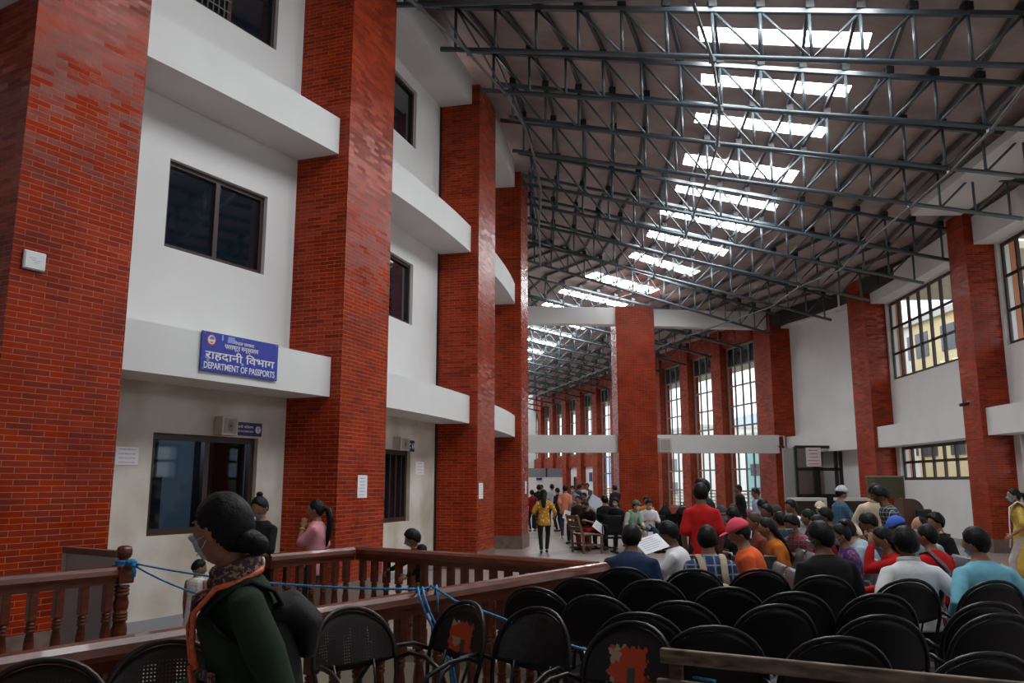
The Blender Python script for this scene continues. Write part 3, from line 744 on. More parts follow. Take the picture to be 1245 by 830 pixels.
# ================================================================== LIGHT, CAMERA
w = bpy.data.worlds.new('overcast_sky'); scene.world = w; w.use_nodes = True
bg = w.node_tree.nodes['Background']; bg.inputs[0].default_value = (.86, .93, 1.0, 1); bg.inputs[1].default_value = 2.1
cam = bpy.data.cameras.new('camera'); co = bpy.data.objects.new('camera', cam); COL.objects.link(co)
cam.sensor_width = 36; cam.lens = 36*F/1245; cam.clip_end = 2000
co.location = (0, 0, H); co.rotation_euler = (pi/2 + TH, 0, 0); scene.camera = co
vs = scene.view_settings; scene.display_settings.display_device = 'sRGB'; vs.view_transform = 'Standard'; vs.look = 'None'; vs.gamma = 1; vs.use_curve_mapping = False; vs.exposure = 0.22
scene.cycles.use_denoising = True; scene.cycles.max_bounces = 8; scene.cycles.diffuse_bounces = 5; scene.cycles.transparent_max_bounces = 24; scene.cycles.sample_clamp_indirect = 6
# ================================================================== RAILINGS
RAILH = .98
def turned(h, r, newel=False):
    """profile of a turned post: square head, rings, belly, rings, foot"""
    if newel:
        return [(r*.85, .30*h), (r, .32*h), (r*1.05, .42*h), (r*.8, .47*h)] + sum(([(r*.98, z*h), (r*.98, (z+.012)*h), (r*.8, (z+.018)*h)] for z in (.48, .50, .52)), []) + [(r*.95, .56*h), (r*1.02, .60*h), (r*.8, .645*h)] + sum(([(r*.98, z*h), (r*.98, (z+.012)*h), (r*.8, (z+.018)*h)] for z in (.655, .68, .705)), [])
    return [(r*.9, .22*h), (r*1.05, .24*h)] + sum(([(r*1.05, z*h), (r*1.05, (z+.016)*h), (r*.8, (z+.022)*h)] for z in (.27, .30, .33)), []) + [(r*.85, .37*h), (r*1.1, .44*h), (r*1.15, .50*h), (r*.8, .60*h)] + sum(([(r*1.08, z*h), (r*1.08, (z+.016)*h), (r*.8, (z+.022)*h)] for z in (.61, .64, .67)), []) + [(r*.8, .70*h)]
def baluster_bm(mb, x, y, h, r, rz):
    M = Matrix.Translation((x, y, 0)) @ Matrix.Rotation(rz, 4, 'Z')
    mb.box(-r, r, -r, r, .0, .22*h, M, .006); mb.box(-r, r, -r, r, .70*h, h, M, .006)
    mb.lathe(turned(h, r), (x, y, 0), 12)
def railing(a, b, label, n, start=None, end=None, posts=()):
    """timber railing from plan point a to b standing on the floor: handrail, sub-rail and turned balusters"""
    a, b = V((a[0], a[1], 0)), V((b[0], b[1], 0)); o = empty('railing', a, 0, label, 'railing'); d = b-a; ang = math.atan2(d.y, d.x)
    up = V((0, 0, 1)); side = d.normalized().cross(up)
    mb = MB()
    prof = [(-.052, -.045), (-.06, -.02), (-.052, .015), (-.03, .038), (0, .045), (.03, .038), (.052, .015), (.06, -.02), (.052, -.045)]
    A = [mb.bm.verts.new(side*x + up*(RAILH-.045+z)) for x, z in prof]; B = [mb.bm.verts.new(d + side*x + up*(RAILH-.045+z)) for x, z in prof]
    m = len(prof)
    for i in range(m): mb.bm.faces.new((A[i], A[(i+1) % m], B[(i+1) % m], B[i]))
    mb.bm.faces.new(A[::-1]); mb.bm.faces.new(B)
    mb.obj('handrail', TIMBER, o)
    mb = MB(); mb.beam(up*(RAILH-.115), d+up*(RAILH-.115), .075, .05); mb.obj('sub_rail', TIMBER, o)
    proto = None; hh = RAILH-.14
    for k in range(n):
        p = d*((k+.5)/n)
        if proto is None:
            mb = MB(); baluster_bm(mb, 0, 0, hh, .032, ang); proto = mb.obj('baluster', TIMBER, o); q = proto
        else: q = proto.copy(); COL.objects.link(q)
        q.location = (p.x, p.y, 0.036)
    return o
def newel(p, label, h=1.14, r=.062):
    o = empty('newel_post', (p[0], p[1], .0), 0, label, 'post'); ang = math.atan2(EV.y, EV.x)
    M = Matrix.Rotation(ang, 4, 'Z'); mb = MB()
    mb.box(-r, r, -r, r, 0, .30*h, M, .008); mb.box(-r*1.1, r*1.1, -r*1.1, r*1.1, .735*h, .865*h, M, .012)
    mb.lathe(turned(h, r, True), n=16); mb.obj('shaft', TIMBER, o)
    mb = MB(); mb.lathe([(r*.7, .86*h), (r*.75, .90*h), (r*.55, .905*h), (r*.8, .915*h), (r*.98, .935*h), (r*1.0, .965*h), (r*.85, .99*h), (r*.4, h)], n=16); mb.obj('cap', TIMBER, o)
    return o
g0 = 1.15; g1 = 2.62
pC, pB = sw(0, 0), sw(0, WIDE)
railing(sw(0, -.0), sw(9.0, -.0), 'long varnished timber railing between the black chairs and the stairwell', 52)
railing(sw(-.02, .08), sw(-.02, WIDE), 'short varnished timber railing across the head of the stairwell, where the boy leans', 17)
railing(sw(.06, WIDE), sw(g0, WIDE), 'varnished timber railing in front of the woman in the pink blouse', 7)
railing(sw(g1, WIDE), sw(8.6, WIDE), 'varnished timber railing in front of the nearest brick pillar', 31)
newel(sw(g1-.02, WIDE), 'turned timber newel post with blue rope tied round its head')

# blue rope: tied to the newel, slung across the gap and over the near railing
ROPE = mat('blue_plastic_rope', (.012, .16, .40), .5, noise=.5, nscale=60, second=(.05, .38, .68))
nw = sw(g1-.02, WIDE)
def catenary(a, b, sag, n=18): return [a.lerp(b, k/n) - V((0, 0, sag*4*(k/n)*(1-k/n))) for k in range(n+1)]
ro = empty('blue_rope', (nw.x, nw.y, 1.0), 0, 'blue plastic rope tied to the newel post and slung over the long railing', 'rope')
def rl(p): return V(p) - ro.location
kn = V((nw.x, nw.y, 1.02))
mb = MB()
for z in (.985, 1.0, 1.015): mb.tube([rl(V((nw.x+.063*cos(a), nw.y+.063*sin(a), z))) for a in [2*pi*k/20 for k in range(20)]], .008, 6, closed=True)
mb.ellipsoid(rl(kn+V((.085, -.05, -.01))), .05, .03, .028); mb.ellipsoid(rl(kn+V((.12, -.06, -.035))), .03, .03, .024)
mb.tube([rl(kn+V((.10, -.06, -.02))), rl(kn+V((.13, -.08, -.08))), rl(kn+V((.12, -.08, -.12)))], [.012, .016, .020], 7)
mb.obj('knot', ROPE, ro)
hook = sw(2.05, .0, RAILH+.012)                     # where it crosses the near rail (photo column 510)
k0 = kn + V((.12, -.06, -.02))
def strand(pts, name='strand', r=.0075):
    mb = MB(); mb.tube([rl(p) for p in pts], r, 6); return mb.obj(name, ROPE, ro)
hk = at_z(508, 716, RAILH+.02); hk2 = at_z(522, 714, RAILH+.02)
strand(catenary(k0, hk, .05)); strand(catenary(k0-V((0, 0, .02)), hk2, .22))
d1 = at_y(517, 745, hk.y-.08); d2 = at_y(545, 800, hk.y-.12)
hang = at_y(556, 832, hk.y-.16)
for dx in (0, .03):
    strand([hk+V((dx-.02, .08, -.04)), hk+V((dx, 0, .01)), hk+V((dx+.02, -.07, -.04)), d1+V((dx, 0, 0)), d2+V((dx*.6, 0, 0)), hang+V((dx*.4, 0, -.1))])
e1 = at_y(553, 730, hk2.y-.10); e2 = at_y(612, 752, 4.95); e3 = at_y(706, 788, 4.7); e4 = at_y(800, 815, 4.35); e5 = at_y(870, 828, 4.1)
strand([hk2+V((-.02, .07, -.03)), hk2+V((.01, 0, .012)), e1, e2, e2.lerp(e3, .5)-V((0, 0, .02)), e3, e4, e5])
strand([hk2+V((.03, .06, -.05)), hk2+V((.045, 0, .012)), hk2+V((.06, -.06, -.06)), hk2+V((.06, -.055, -.14))])

# ================================================================== BLACK ROUND-BACKED ARMCHAIRS
def perf_mat(name, base):
    m = bpy.data.materials.new(name); m.use_nodes = True; nt = m.node_tree; b = nt.nodes['Principled BSDF']; out = nt.nodes['Material Output']
    b.inputs['Base Color'].default_value = (*base, 1); b.inputs['Roughness'].default_value = .4; b.inputs['Specular IOR Level'].default_value = .35
    uv = nt.nodes.new('ShaderNodeUVMap'); uv.uv_map = 'UVMap'; sp = nt.nodes.new('ShaderNodeSeparateXYZ'); nt.links.new(uv.outputs['UV'], sp.inputs[0])
    def fr(s, k): return mathn(nt, 'ABSOLUTE', mathn(nt, 'SUBTRACT', mathn(nt, 'FRACT', mathn(nt, 'MULTIPLY', s, k)), .5))
    u, v = sp.outputs['X'], sp.outputs['Y']
    dx, dy = fr(u, 34.0), fr(v, 20.0)
    hole = mathn(nt, 'LESS_THAN', mathn(nt, 'ADD', mathn(nt, 'POWER', dx, 2), mathn(nt, 'POWER', dy, 2)), .045)
    inside = mathn(nt, 'LESS_THAN', mathn(nt, 'ADD', mathn(nt, 'POWER', mathn(nt, 'MULTIPLY', mathn(nt, 'SUBTRACT', u, .5), 2.4), 2), mathn(nt, 'POWER', mathn(nt, 'MULTIPLY', mathn(nt, 'SUBTRACT', v, .45), 2.7), 2)), 1.0)
    tr = nt.nodes.new('ShaderNodeBsdfTransparent'); mx = nt.nodes.new('ShaderNodeMixShader')
    nt.links.new(mathn(nt, 'MULTIPLY', hole, inside), mx.inputs[0]); nt.links.new(b.outputs[0], mx.inputs[1]); nt.links.new(tr.outputs[0], mx.inputs[2]); nt.links.new(mx.outputs[0], out.inputs[0])
    return m
def paint_mat(name, seed):
    m = bpy.data.materials.new(name); m.use_nodes = True; nt = m.node_tree; b = nt.nodes['Principled BSDF']
    b.inputs['Roughness'].default_value = .42; b.inputs['Specular IOR Level'].default_value = .4
    uv = nt.nodes.new('ShaderNodeUVMap'); uv.uv_map = 'UVMap'; sp = nt.nodes.new('ShaderNodeSeparateXYZ'); nt.links.new(uv.outputs['UV'], sp.inputs[0])
    u, v = sp.outputs['X'], sp.outputs['Y']
    def nzf(sx, sy, off):
        mp = nt.nodes.new('ShaderNodeMapping'); mp.inputs['Scale'].default_value = (sx, sy, 1); mp.inputs['Location'].default_value = (off+seed, off, 0)
        nz = N(nt, 'ShaderNodeTexNoise', Scale=1.0, Detail=4.0); nt.links.new(uv.outputs['UV'], mp.inputs['Vector']); nt.links.new(mp.outputs['Vector'], nz.inputs['Vector']); return nz.outputs['Fac']
    jag = mathn(nt, 'MULTIPLY', mathn(nt, 'SUBTRACT', nzf(9, 9, 0), .5), .22); jag2 = mathn(nt, 'MULTIPLY', mathn(nt, 'SUBTRACT', nzf(26, 2, 5), .5), .28)
    du = mathn(nt, 'ABSOLUTE', mathn(nt, 'ADD', mathn(nt, 'SUBTRACT', u, .55), jag)); top = mathn(nt, 'ADD', v, jag2)
    patch = mathn(nt, 'MULTIPLY', mathn(nt, 'LESS_THAN', du, .20), mathn(nt, 'MULTIPLY', mathn(nt, 'LESS_THAN', top, .66), mathn(nt, 'GREATER_THAN', mathn(nt, 'ADD', v, jag), .13)))
    smear = mathn(nt, 'MULTIPLY', mathn(nt, 'LESS_THAN', mathn(nt, 'ABSOLUTE', mathn(nt, 'ADD', mathn(nt, 'SUBTRACT', v, mathn(nt, 'MULTIPLY', u, .55)), jag)), .045), mathn(nt, 'LESS_THAN', u, .5))
    creamy = mathn(nt, 'GREATER_THAN', mathn(nt, 'ADD', mathn(nt, 'MULTIPLY', nzf(6, 5, 9), .9), mathn(nt, 'MULTIPLY', u, .40)), .76)
    col = mixc(nt, creamy, (.62, .075, .025), (.48, .36, .24))
    slot = mathn(nt, 'MULTIPLY', mathn(nt, 'LESS_THAN', mathn(nt, 'ABSOLUTE', mathn(nt, 'SUBTRACT', u, .52)), .045), mathn(nt, 'LESS_THAN', v, .36))
    col = mixc(nt, slot, col, (.09, .08, .075))
    base = mixc(nt, mathn(nt, 'GREATER_THAN', nzf(40, 30, 3), .70), (.018, .018, .021), (.12, .11, .11))
    c = mixc(nt, smear, base, (.28, .04, .025)); c = mixc(nt, patch, c, col)
    nt.links.new(c, b.inputs['Base Color']); return m
PERF = perf_mat('perforated_brown_sheet', (.016, .010, .009)); SOLIDB = mat('black_sheet', (.007, .007, .008), .42, spec=.3); GLOSSB = mat('scuffed_black_sheet', (.014, .014, .017), .3, spec=.5, noise=.5, nscale=30, second=(.03, .03, .035))
HW = .245
def arc_pts(n=17):
    pts = []
    for k in range(n):
        a = pi - pi*k/(n-1); c, s_ = cos(a), sin(a)
        x = HW*(abs(c)**.9)*(1 if c > 0 else -1); z = .66 + .26*(s_**.9); pts.append(V((x, -.255 - .055*((z-.62)/.3) - .05*(1-(x/HW)**2), z)))
    return pts
def back_sheet(m, paint=False):
    """curved sheet filling the hoop: arched above, sagging a little below"""
    bm = bmesh.new(); lay = bm.loops.layers.uv.new('UVMap'); nu, nv = 22, 8; grid = []; uvm = {}
    for i in range(nu+1):
        u = -1 + 2*i/nu; row = []
        top = .66 + .245*(max(0, 1-u*u)**.5)**.95; bot = .655 - .035*(1-u*u)
        for j in range(nv+1):
            v = j/nv; z = bot + (top-bot)*v; x = u*HW*.985
            y = -.255 - .055*((z-.62)/.3) - .05*(1-u*u)
            ve = bm.verts.new((x, y, z)); row.append(ve); uvm[ve] = ((u+1)/2, v if True else 0)
            uvm[ve] = ((u+1)/2, (z-.62)/.29)
        grid.append(row)
    for i in range(nu):
        for j in range(nv):
            vs = [grid[i][j], grid[i+1][j], grid[i+1][j+1], grid[i][j+1]]
            f = bm.faces.new(vs); f.smooth = True
            for l in f.loops: l[lay].uv = uvm[l.vert]
    bmesh.ops.remove_doubles(bm, verts=bm.verts, dist=1e-4)
    ret = bmesh.ops.extrude_face_region(bm, geom=bm.faces[:])
    for v in ret['geom']:
        if isinstance(v, bmesh.types.BMVert): v.co += V((0, -.004, 0))
    bmesh.ops.recalc_face_normals(bm, faces=bm.faces)
    me = bpy.data.meshes.new('backrest'); bm.to_mesh(me); bm.free(); return me
def make_chair(name='metal_armchair', frame=BLACKM, sheet=SOLIDB, seatm=None):
    o = empty(name)
    a = arc_pts(); L, Rr = a[0], a[-1]
    low = lambda s: [V((s*.20, -.25, .0)), V((s*.205, -.235, .30)), V((s*.215, -.225, .45)), V((s*.235, -.24, .58))]
    pts = low(-1) + a + low(1)[::-1]
    mb = MB(); mb.tube(pts, .0125, 8); mb.obj('back_frame', frame, o)
    link('backrest', back_sheet(sheet), sheet, o)
    mb = MB(); nu = 10; g = [[None]*(nu+1) for _ in range(nu+1)]
    for i in range(nu+1):
        for j in range(nu+1):
            u, v = -1+2*i/nu, -1+2*j/nu; g[i][j] = mb.bm.verts.new((u*.215, v*.215-.005, .445 - .018*(1-u*u)*(1-v*v) - (.012*max(0, v-.6)/.4)))
    for i in range(nu):
        for j in range(nu): f = mb.bm.faces.new((g[i][j], g[i+1][j], g[i+1][j+1], g[i][j+1])); f.smooth = True
    r = bmesh.ops.extrude_face_region(mb.bm, geom=mb.bm.faces[:])
    for v in r['geom']:
        if isinstance(v, bmesh.types.BMVert): v.co.z -= .018
    mb.obj('seat', seatm or frame, o)
    for s in (-1, 1):
        mb = MB(); mb.tube([V((s*.238, -.245, .655)), V((s*.262, -.16, .69)), V((s*.275, -.04, .685)), V((s*.278, .08, .64)), V((s*.268, .17, .54)), V((s*.255, .215, .40)), V((s*.245, .235, .2)), V((s*.24, .245, 0))], .0125, 8)
        mb.obj('arm', frame, o)
        mb = MB(); mb.beam((s*.222, -.225, .425), (s*.255, .20, .425), .02, .02); mb.obj('seat_rail', frame, o)
        mb = MB(); mb.tube([V((s*.10, -.205, .43)), V((s*.11, -.245, .55)), V((s*.12, -.285, .66))], .008, 6); mb.obj('back_stay', frame, o)
    mb = MB(); mb.beam((-.205, -.235, .2), (.205, -.235, .2), .018, .018); mb.obj('stretcher', frame, o)
    return o
cA = make_chair(); cB = make_chair(frame=BROWNM, sheet=PERF); cC = make_chair(frame=BLACKM, sheet=paint_mat('peeling_paint_sheet_one', 1.0), seatm=mat('worn_grey_seat', (.10, .095, .095), .45, noise=.5, nscale=14)); cD = make_chair(frame=BLACKM, sheet=paint_mat('peeling_paint_sheet_two', 4.3)); cE = make_chair(frame=BLACKM, sheet=GLOSSB)
used = set(); CS = 1.05
def put_chair(proto, px, py, rz, label, ztop=.965, sc=CS):
    """px,py: top of the back in the photo"""
    p = at_z(px, py, ztop)
    o = proto if proto not in used else copy_tree(proto); used.add(proto)
    back = V((0, -.32*sc)); c, s_ = cos(rz), sin(rz); off = V((c*back.x - s_*back.y, s_*back.x + c*back.y))
    o.location = (p.x-off.x, p.y-off.y, 0); o.rotation_euler = (0, 0, rz); o.scale = (sc,)*3
    tag(o, label, 'chair', 'black metal armchairs'); CH[label] = o; return o
CH = {}
B = 'black round-backed metal armchair '
# chairs seen from behind, facing the hall
for px, py, rz, lb in (
    (758, 690, -8, 'under the man in the navy jacket'), (843, 692, -5, 'behind the man in checked shirt with beige straps'), (923, 692, -4, 'beside the steel seat end, behind the orange jacket'),
    (1000, 700, -4, 'behind the man in the black top'), (1102, 704, 2, 'behind the man in the white shirt'), (1207, 706, 5, 'behind the man in the pale blue shirt'),
    (707, 703, -18, 'by the railing end, left of the navy jacket'), (792, 705, -10, 'right behind the navy jacket chair'), (885, 714, -6, 'second back, behind the checked shirt chair'), (965, 720, -5, 'second back, left of the chair behind the black top'),
    (1067, 722, -1, 'second back, behind the white shirt, slightly to its left'), (1199, 732, 4, 'second back, behind the pale blue shirt'), (726, 724, -22, 'third from the railing end beside the balusters'), (650, 714, -28, 'closest to the balusters, behind the glossy-backed chair'),
    (825, 731, -10, 'third back, in front of the plank bench left end'), (778, 745, -14, 'right behind the second paint-peeled chair'), (942, 735, 4, 'third back, beyond the middle of the plank bench'), (1069, 748, -2, 'third back, behind the white shirt'),
    (1212, 746, 4, 'third back, behind the pale blue shirt'), (867, 761, -6, 'just beyond the left half of the plank bench'), (1017, 774, -4, 'just beyond the middle of the plank bench'), (1195, 793, 3, 'just beyond the right end of the plank bench')):
    put_chair(cA, px, py, R(rz), B + lb)
# chairs turned towards the viewer along the railing
put_chair(cB, 426, 740, R(222), 'dark brown metal armchair with pierced back, by the railing right of the green-topped woman')
put_chair(cB, 188, 777, R(203), 'dark brown metal armchair with pierced back, left of the green-topped woman')
put_chair(cB, 40, 802, R(208), 'dark brown metal armchair cut off at the bottom left corner')
put_chair(cC, 556, 732, R(128), 'black metal armchair with red and cream peeling paint, touching the blue rope')
put_chair(cE, 652, 741, R(140), 'black metal armchair with a glossy scuffed back, between the two paint-peeled ones')
put_chair(cD, 768, 759, R(142), 'black metal armchair with red and cream peeling paint, beside the plank bench end')

# keep every chair clear of the railing
for lb, o in CH.items():
    bpy.context.view_layer.update(); w_ = max([-9]+[((c.matrix_world @ V(b)).xy-Cc).dot(NV) for c in o.children for b in c.bound_box if (c.matrix_world @ V(b)).xy.__sub__(Cc).dot(EV) < .05])
    if -.06 < w_ < .6 and 'navy jacket' not in lb[-30:]: o.location -= V((NV.x, NV.y, 0))*(w_+.06)

# ---- worn plank bench across the bottom right
bl, br = at_z(803, 787, .90), at_z(1245, 829, .90)
bd = (br-bl).normalized(); bn = V((-bd.y, bd.x, 0)); 
if bn.y < 0: bn = -bn
be = bl + bd*2.35
bench = empty('plank_bench', (bl.x, bl.y, 0), math.atan2(bd.y, bd.x), 'worn unpainted wooden bench seen from behind at the bottom right', 'bench')
mb = MB(); mb.box(0, 2.35, -.018, .018, .835, .90, None, .006); mb.obj('top_plank', OLDWOOD, bench)
mb = MB(); mb.box(-.02, 2.35, -.018, .018, .70, .765, None, .006); mb.obj('lower_plank', OLDWOOD, bench)
POSTW = wood_mat('bench_post_wood', (.16, .075, .05), (.06, .03, .02), .7)
for x in (.06, 1.05, 2.25):
    mb = MB(); mb.box(x-.03, x+.03, .018, .06, .0, .86, None, .005); mb.obj('post', POSTW, bench)
    mb = MB(); mb.box(x-.03, x+.03, .40, .45, 0, .43, None, .005); mb.obj('leg', POSTW, bench)
for k in range(3):
    mb = MB(); mb.box(0, 2.35, .065+.13*k, .18+.13*k, .43, .455, None, .005); mb.obj('seat_plank', OLDWOOD, bench)

# ================================================================== GANG SEATS
SEATG = mat('grey_pierced_steel', (.13, .13, .135), .4, metal=.4, noise=.3, nscale=60)
DSEAT = mat('black_pierced_steel', (.006, .006, .007), .75, spec=.12)
RSEAT = mat('dark_red_seat', (.20, .02, .02), .4)
def gang(x, y, rz, n, label, shell=SEATG, frame=CHROME, first=0.0, pitch=.56):
    """row of steel waiting seats; local +Y is the way the sitters face, seats run along +X from first"""
    o = empty('waiting_seats', (x, y, 0), rz, label, 'seats')
    x0, x1 = first-.30, first+pitch*(n-1)+.30
    mb = MB(); mb.box(x0, x1, -.04, .04, .33, .38); mb.obj('beam_rail', frame, o)
    for k in range(n):
        cx = first + pitch*k; mb = MB()
        prof = [(.22, .435), (.20, .445), (.10, .43), (-.06, .415), (-.16, .42)]
        def shellsheet(prof, w):
            A = [[mb.bm.verts.new((cx+s*w, yy, zz)) for yy, zz in prof] for s in (-1, -.5, .5, 1)]
            for i in range(3):
                for j in range(len(prof)-1): f = mb.bm.faces.new((A[i][j], A[i+1][j], A[i+1][j+1], A[i][j+1])); f.smooth = True
            r = bmesh.ops.extrude_face_region(mb.bm, geom=mb.bm.faces[:])
            for v in r['geom']:
                if isinstance(v, bmesh.types.BMVert): v.co += V((0, -.008, -.014))
        shellsheet(prof, .245); mb.obj('seat', shell, o)
        mb = MB(); shellsheet([(-.17, .425), (-.215, .50), (-.245, .62), (-.275, .76), (-.30, .84), (-.325, .865)], .245); mb.obj('backrest', shell, o)
    for k in range(n+1):
        cx = first - pitch/2 + pitch*k
        mb = MB(); mb.tube([(cx, -.20, .38), (cx, -.22, .55), (cx, -.19, .645), (cx, -.05, .655), (cx, .13, .645), (cx, .17, .60), (cx, .13, .48), (cx, .03, .38)], .016, 7); mb.obj('armrest', frame, o)
    for cx in (first-.05, first+pitch*(n-1)+.05) if n > 1 else (first,):
        mb = MB(); mb.beam((cx, 0, .04), (cx, 0, .33), .05, .05, up=V((1, 0, 0))); mb.beam((cx, -.28, .02), (cx, .26, .02), .05, .04); mb.obj('leg', frame, o)
    return o

# ================================================================== SIGNS, PAPERS, BOXES ON THE WALLS
SIGNB = mat('sign_blue', (.030, .045, .36), .3); SIGNW = mat('sign_white', (.80, .80, .82), .4); SIGNP = mat('sign_pale_blue_patch', (.25, .36, .75), .4); NAVY = mat('sign_navy', (.022, .022, .13), .35)
PAPER = mat('white_paper', (.80, .80, .84), .8); INK = mat('grey_ink', (.42, .42, .47), .8); REDINK = mat('red_ink', (.7, .05, .1), .8); PINKP = mat('pink_white_paper', (.80, .72, .76), .8)
def on_band(i):        # front line of the band of left bay i
    a, b = LP[i], LP[i+1]; n = nrm(a[1], b[0], 'l'); return a[1] + nrm(*a, 'l')*.17 - n*.03, b[0] + nrm(*b, 'l')*.17 - n*.03
def board(name, M, w, h, t, m, label, cat, bev=.004):
    o = empty(name, M.translation, 0, label, cat); o.matrix_world = M
    mb = MB(); mb.box(-w/2, w/2, -h/2, h/2, 0, t, None, bev); mb.obj('board', m, o); return o
def letter(o, s, x, y, w, h, z, m=SIGNW, name='lettering'):
    me = text_mesh(s, w, h, .0015)
    for v in me.vertices: v.co.x += x; v.co.y += y; v.co.z += z
    return link(name, me, m, o)
P, Q = on_band(1)
sA, zA = on_wall(242.5, 428, P, Q); sB, zB = on_wall(336, 438, P, Q)
zt = on_wall(243, 401, P, Q)[1]; zb_ = on_wall(242, 450, P, Q)[1]; print('sign', sA, sB, zt, zb_)
sw_, sh_ = sB-sA, zt-zb_
sign = board('department_sign', plane_matrix(P, Q, (sA+sB)/2, (zt+zb_)/2, .012), sw_, sh_, .015, SIGNB, 'blue office sign with white lettering and a round emblem, on the white beam', 'sign')
W_, H_ = sw_, sh_
letter(sign, 'नेपाल सरकार', W_*.03, H_*.34, W_*.26, H_*.11, .0165); letter(sign, 'परराष्ट्र मन्त्रालय', W_*.0, H_*.17, W_*.44, H_*.15, .0165)
letter(sign, 'राहदानी िवभाग', 0, -H_*.07, W_*.90, H_*.29, .0165); letter(sign, 'DEPARTMENT OF PASSPORTS', 0, -H_*.345, W_*.92, H_*.17, .0165)
em = [(-W_*.385, H_*.30)]; ex, ey = em[0]; er = H_*.14
def disc(mb, x, y, r, z, n=24, rx=1.0):
    vs = [mb.bm.verts.new((x+r*rx*cos(2*pi*k/n), y+r*sin(2*pi*k/n), z)) for k in range(n)]; mb.bm.faces.new(vs)
mb = MB(); disc(mb, ex, ey, er, .0165); mb.obj('emblem_ring', mat('emblem_red', (.55, .05, .06), .5), sign)
mb = MB(); disc(mb, ex, ey, er*.80, .0170); mb.obj('emblem_field', mat('emblem_white', (.75, .72, .68), .5), sign)
mb = MB(); mb.poly([(ex-er*.62, ey+er*.05, .0175), (ex+er*.62, ey+er*.05, .0175), (ex+er*.45, ey+er*.55, .0175), (ex+er*.1, ey+er*.68, .0175), (ex-er*.3, ey+er*.55, .0175)]); mb.obj('emblem_mountain', mat('emblem_blue', (.05, .25, .55), .5), sign)
mb = MB(); mb.poly([(ex-er*.55, ey-er*.35, .0175), (ex, ey-er*.72, .0175), (ex+er*.55, ey-er*.35, .0175), (ex+er*.2, ey-er*.25, .0175), (ex-er*.1, ey-er*.3, .0175)]); mb.obj('emblem_garland', mat('emblem_orange', (.7, .22, .05), .5), sign)
for x, y in ((-.47, .45), (.47, .45), (-.47, -.45), (.47, -.45), (0, .45), (.0, -.46)):
    mb = MB(); mb.lathe([(.012, .014), (.012, .019), (.006, .021)], (x*W_, y*H_, 0), 8); mb.obj('bolt', CHROME, sign)
for x, y, w_, h_ in ((-.19, .38, .10, .16), (-.26, .40, .02, .14), (-.45, -.12, .05, .12), (-.43, -.20, .03, .10), (.0, -.2, .035, .07)):
    mb = MB(); mb.quad((x*W_, y*H_-h_*H_/2, .0158), (x*W_+w_*W_, y*H_-h_*H_/2, .0158), (x*W_+w_*W_*.9, y*H_+h_*H_/2, .0158), (x*W_+w_*W_*.1, y*H_+h_*H_/2, .0158)); mb.obj('bare_patch', SIGNP, sign)
# window signs and loudspeakers of bays one and two
LSPK = mat('cream_speaker_box', (.60, .54, .47), .6); LGRI = mat('speaker_grille', (.38, .34, .30), .6)
def wall_speaker(P, Q, x0, x1, y0, y1, label, dep=.14):
    (s0, z0), (s1, z1) = on_wall(x0, y0, P, Q), on_wall(x1, y1, P, Q)
    w_, h_ = abs(s1-s0), abs(z0-z1); M = plane_matrix(P, Q, (s0+s1)/2, (z0+z1)/2, .0)
    o = empty('wall_loudspeaker', M.translation, 0, label, 'loudspeaker'); o.matrix_world = M
    mb = MB(); mb.box(-w_/2, w_/2, -h_/2, h_/2, .002, dep, None, .008); mb.obj('box', LSPK, o)
    mb = MB(); mb.box(-w_*.40, w_*.40, -h_*.40, h_*.40, dep, dep+.006, None, .003); mb.obj('grille', LGRI, o)
    mb = MB(); disc(mb, 0, 0, h_*.30, dep+.0075, 24, .75); mb.obj('cone', mat('speaker_cone', (.25, .22, .19), .6), o)
    mb = MB(); disc(mb, 0, 0, h_*.07, dep+.009, 14); mb.obj('cone_cap', mat('speaker_cap', (.08, .06, .05), .6), o)
    return o
def wall_sign(P, Q, x0, x1, y0, y1, label, lines, off=.004):
    (s0, z0), (s1, z1) = on_wall(x0, y0, P, Q), on_wall(x1, y1, P, Q); w_, h_ = s1-s0, abs(z0-z1)
    o = board('counter_sign', plane_matrix(P, Q, (s0+s1)/2, (z0+z1)/2, off), w_, h_, .012, NAVY, label, 'sign')
    for t, x, y, ww, hh in lines: letter(o, t, x*w_, y*h_, ww*w_, hh*h_, .0135)
    mb = MB(); disc(mb, .37*w_, 0, h_*.27, .0137); mb.obj('number_disc', SIGNW, o); letter(o, '१', .37*w_, 0, h_*.13, h_*.36, .0150, NAVY, 'number')
    return o
P, Q = LW[1]
wall_speaker(P, Q, 261, 279, 506, 530, 'cream loudspeaker box above the ground floor window of the first bay', .15)
wall_sign(P, Q, 280, 317, 512, 531, 'navy counter sign beside the loudspeaker, above the first ground floor window', [('राहदानी वितरण', -.12, .17, .66, .26), ('PASSPORT DISTRIBUTION', -.12, -.17, .66, .13)])
P, Q = LW[2]
wall_speaker(P, Q, 478, 489, 531, 548, 'cream loudspeaker box above the ground floor window of the second bay', .15)
wall_sign(P, Q, 489, 503, 534, 549, 'navy counter sign in the second bay, by the second brick pillar seen', [('राहदानी वितरण', -.12, .17, .66, .26), ('PASSPORT DISTRIBUTION', -.12, -.17, .66, .13)])
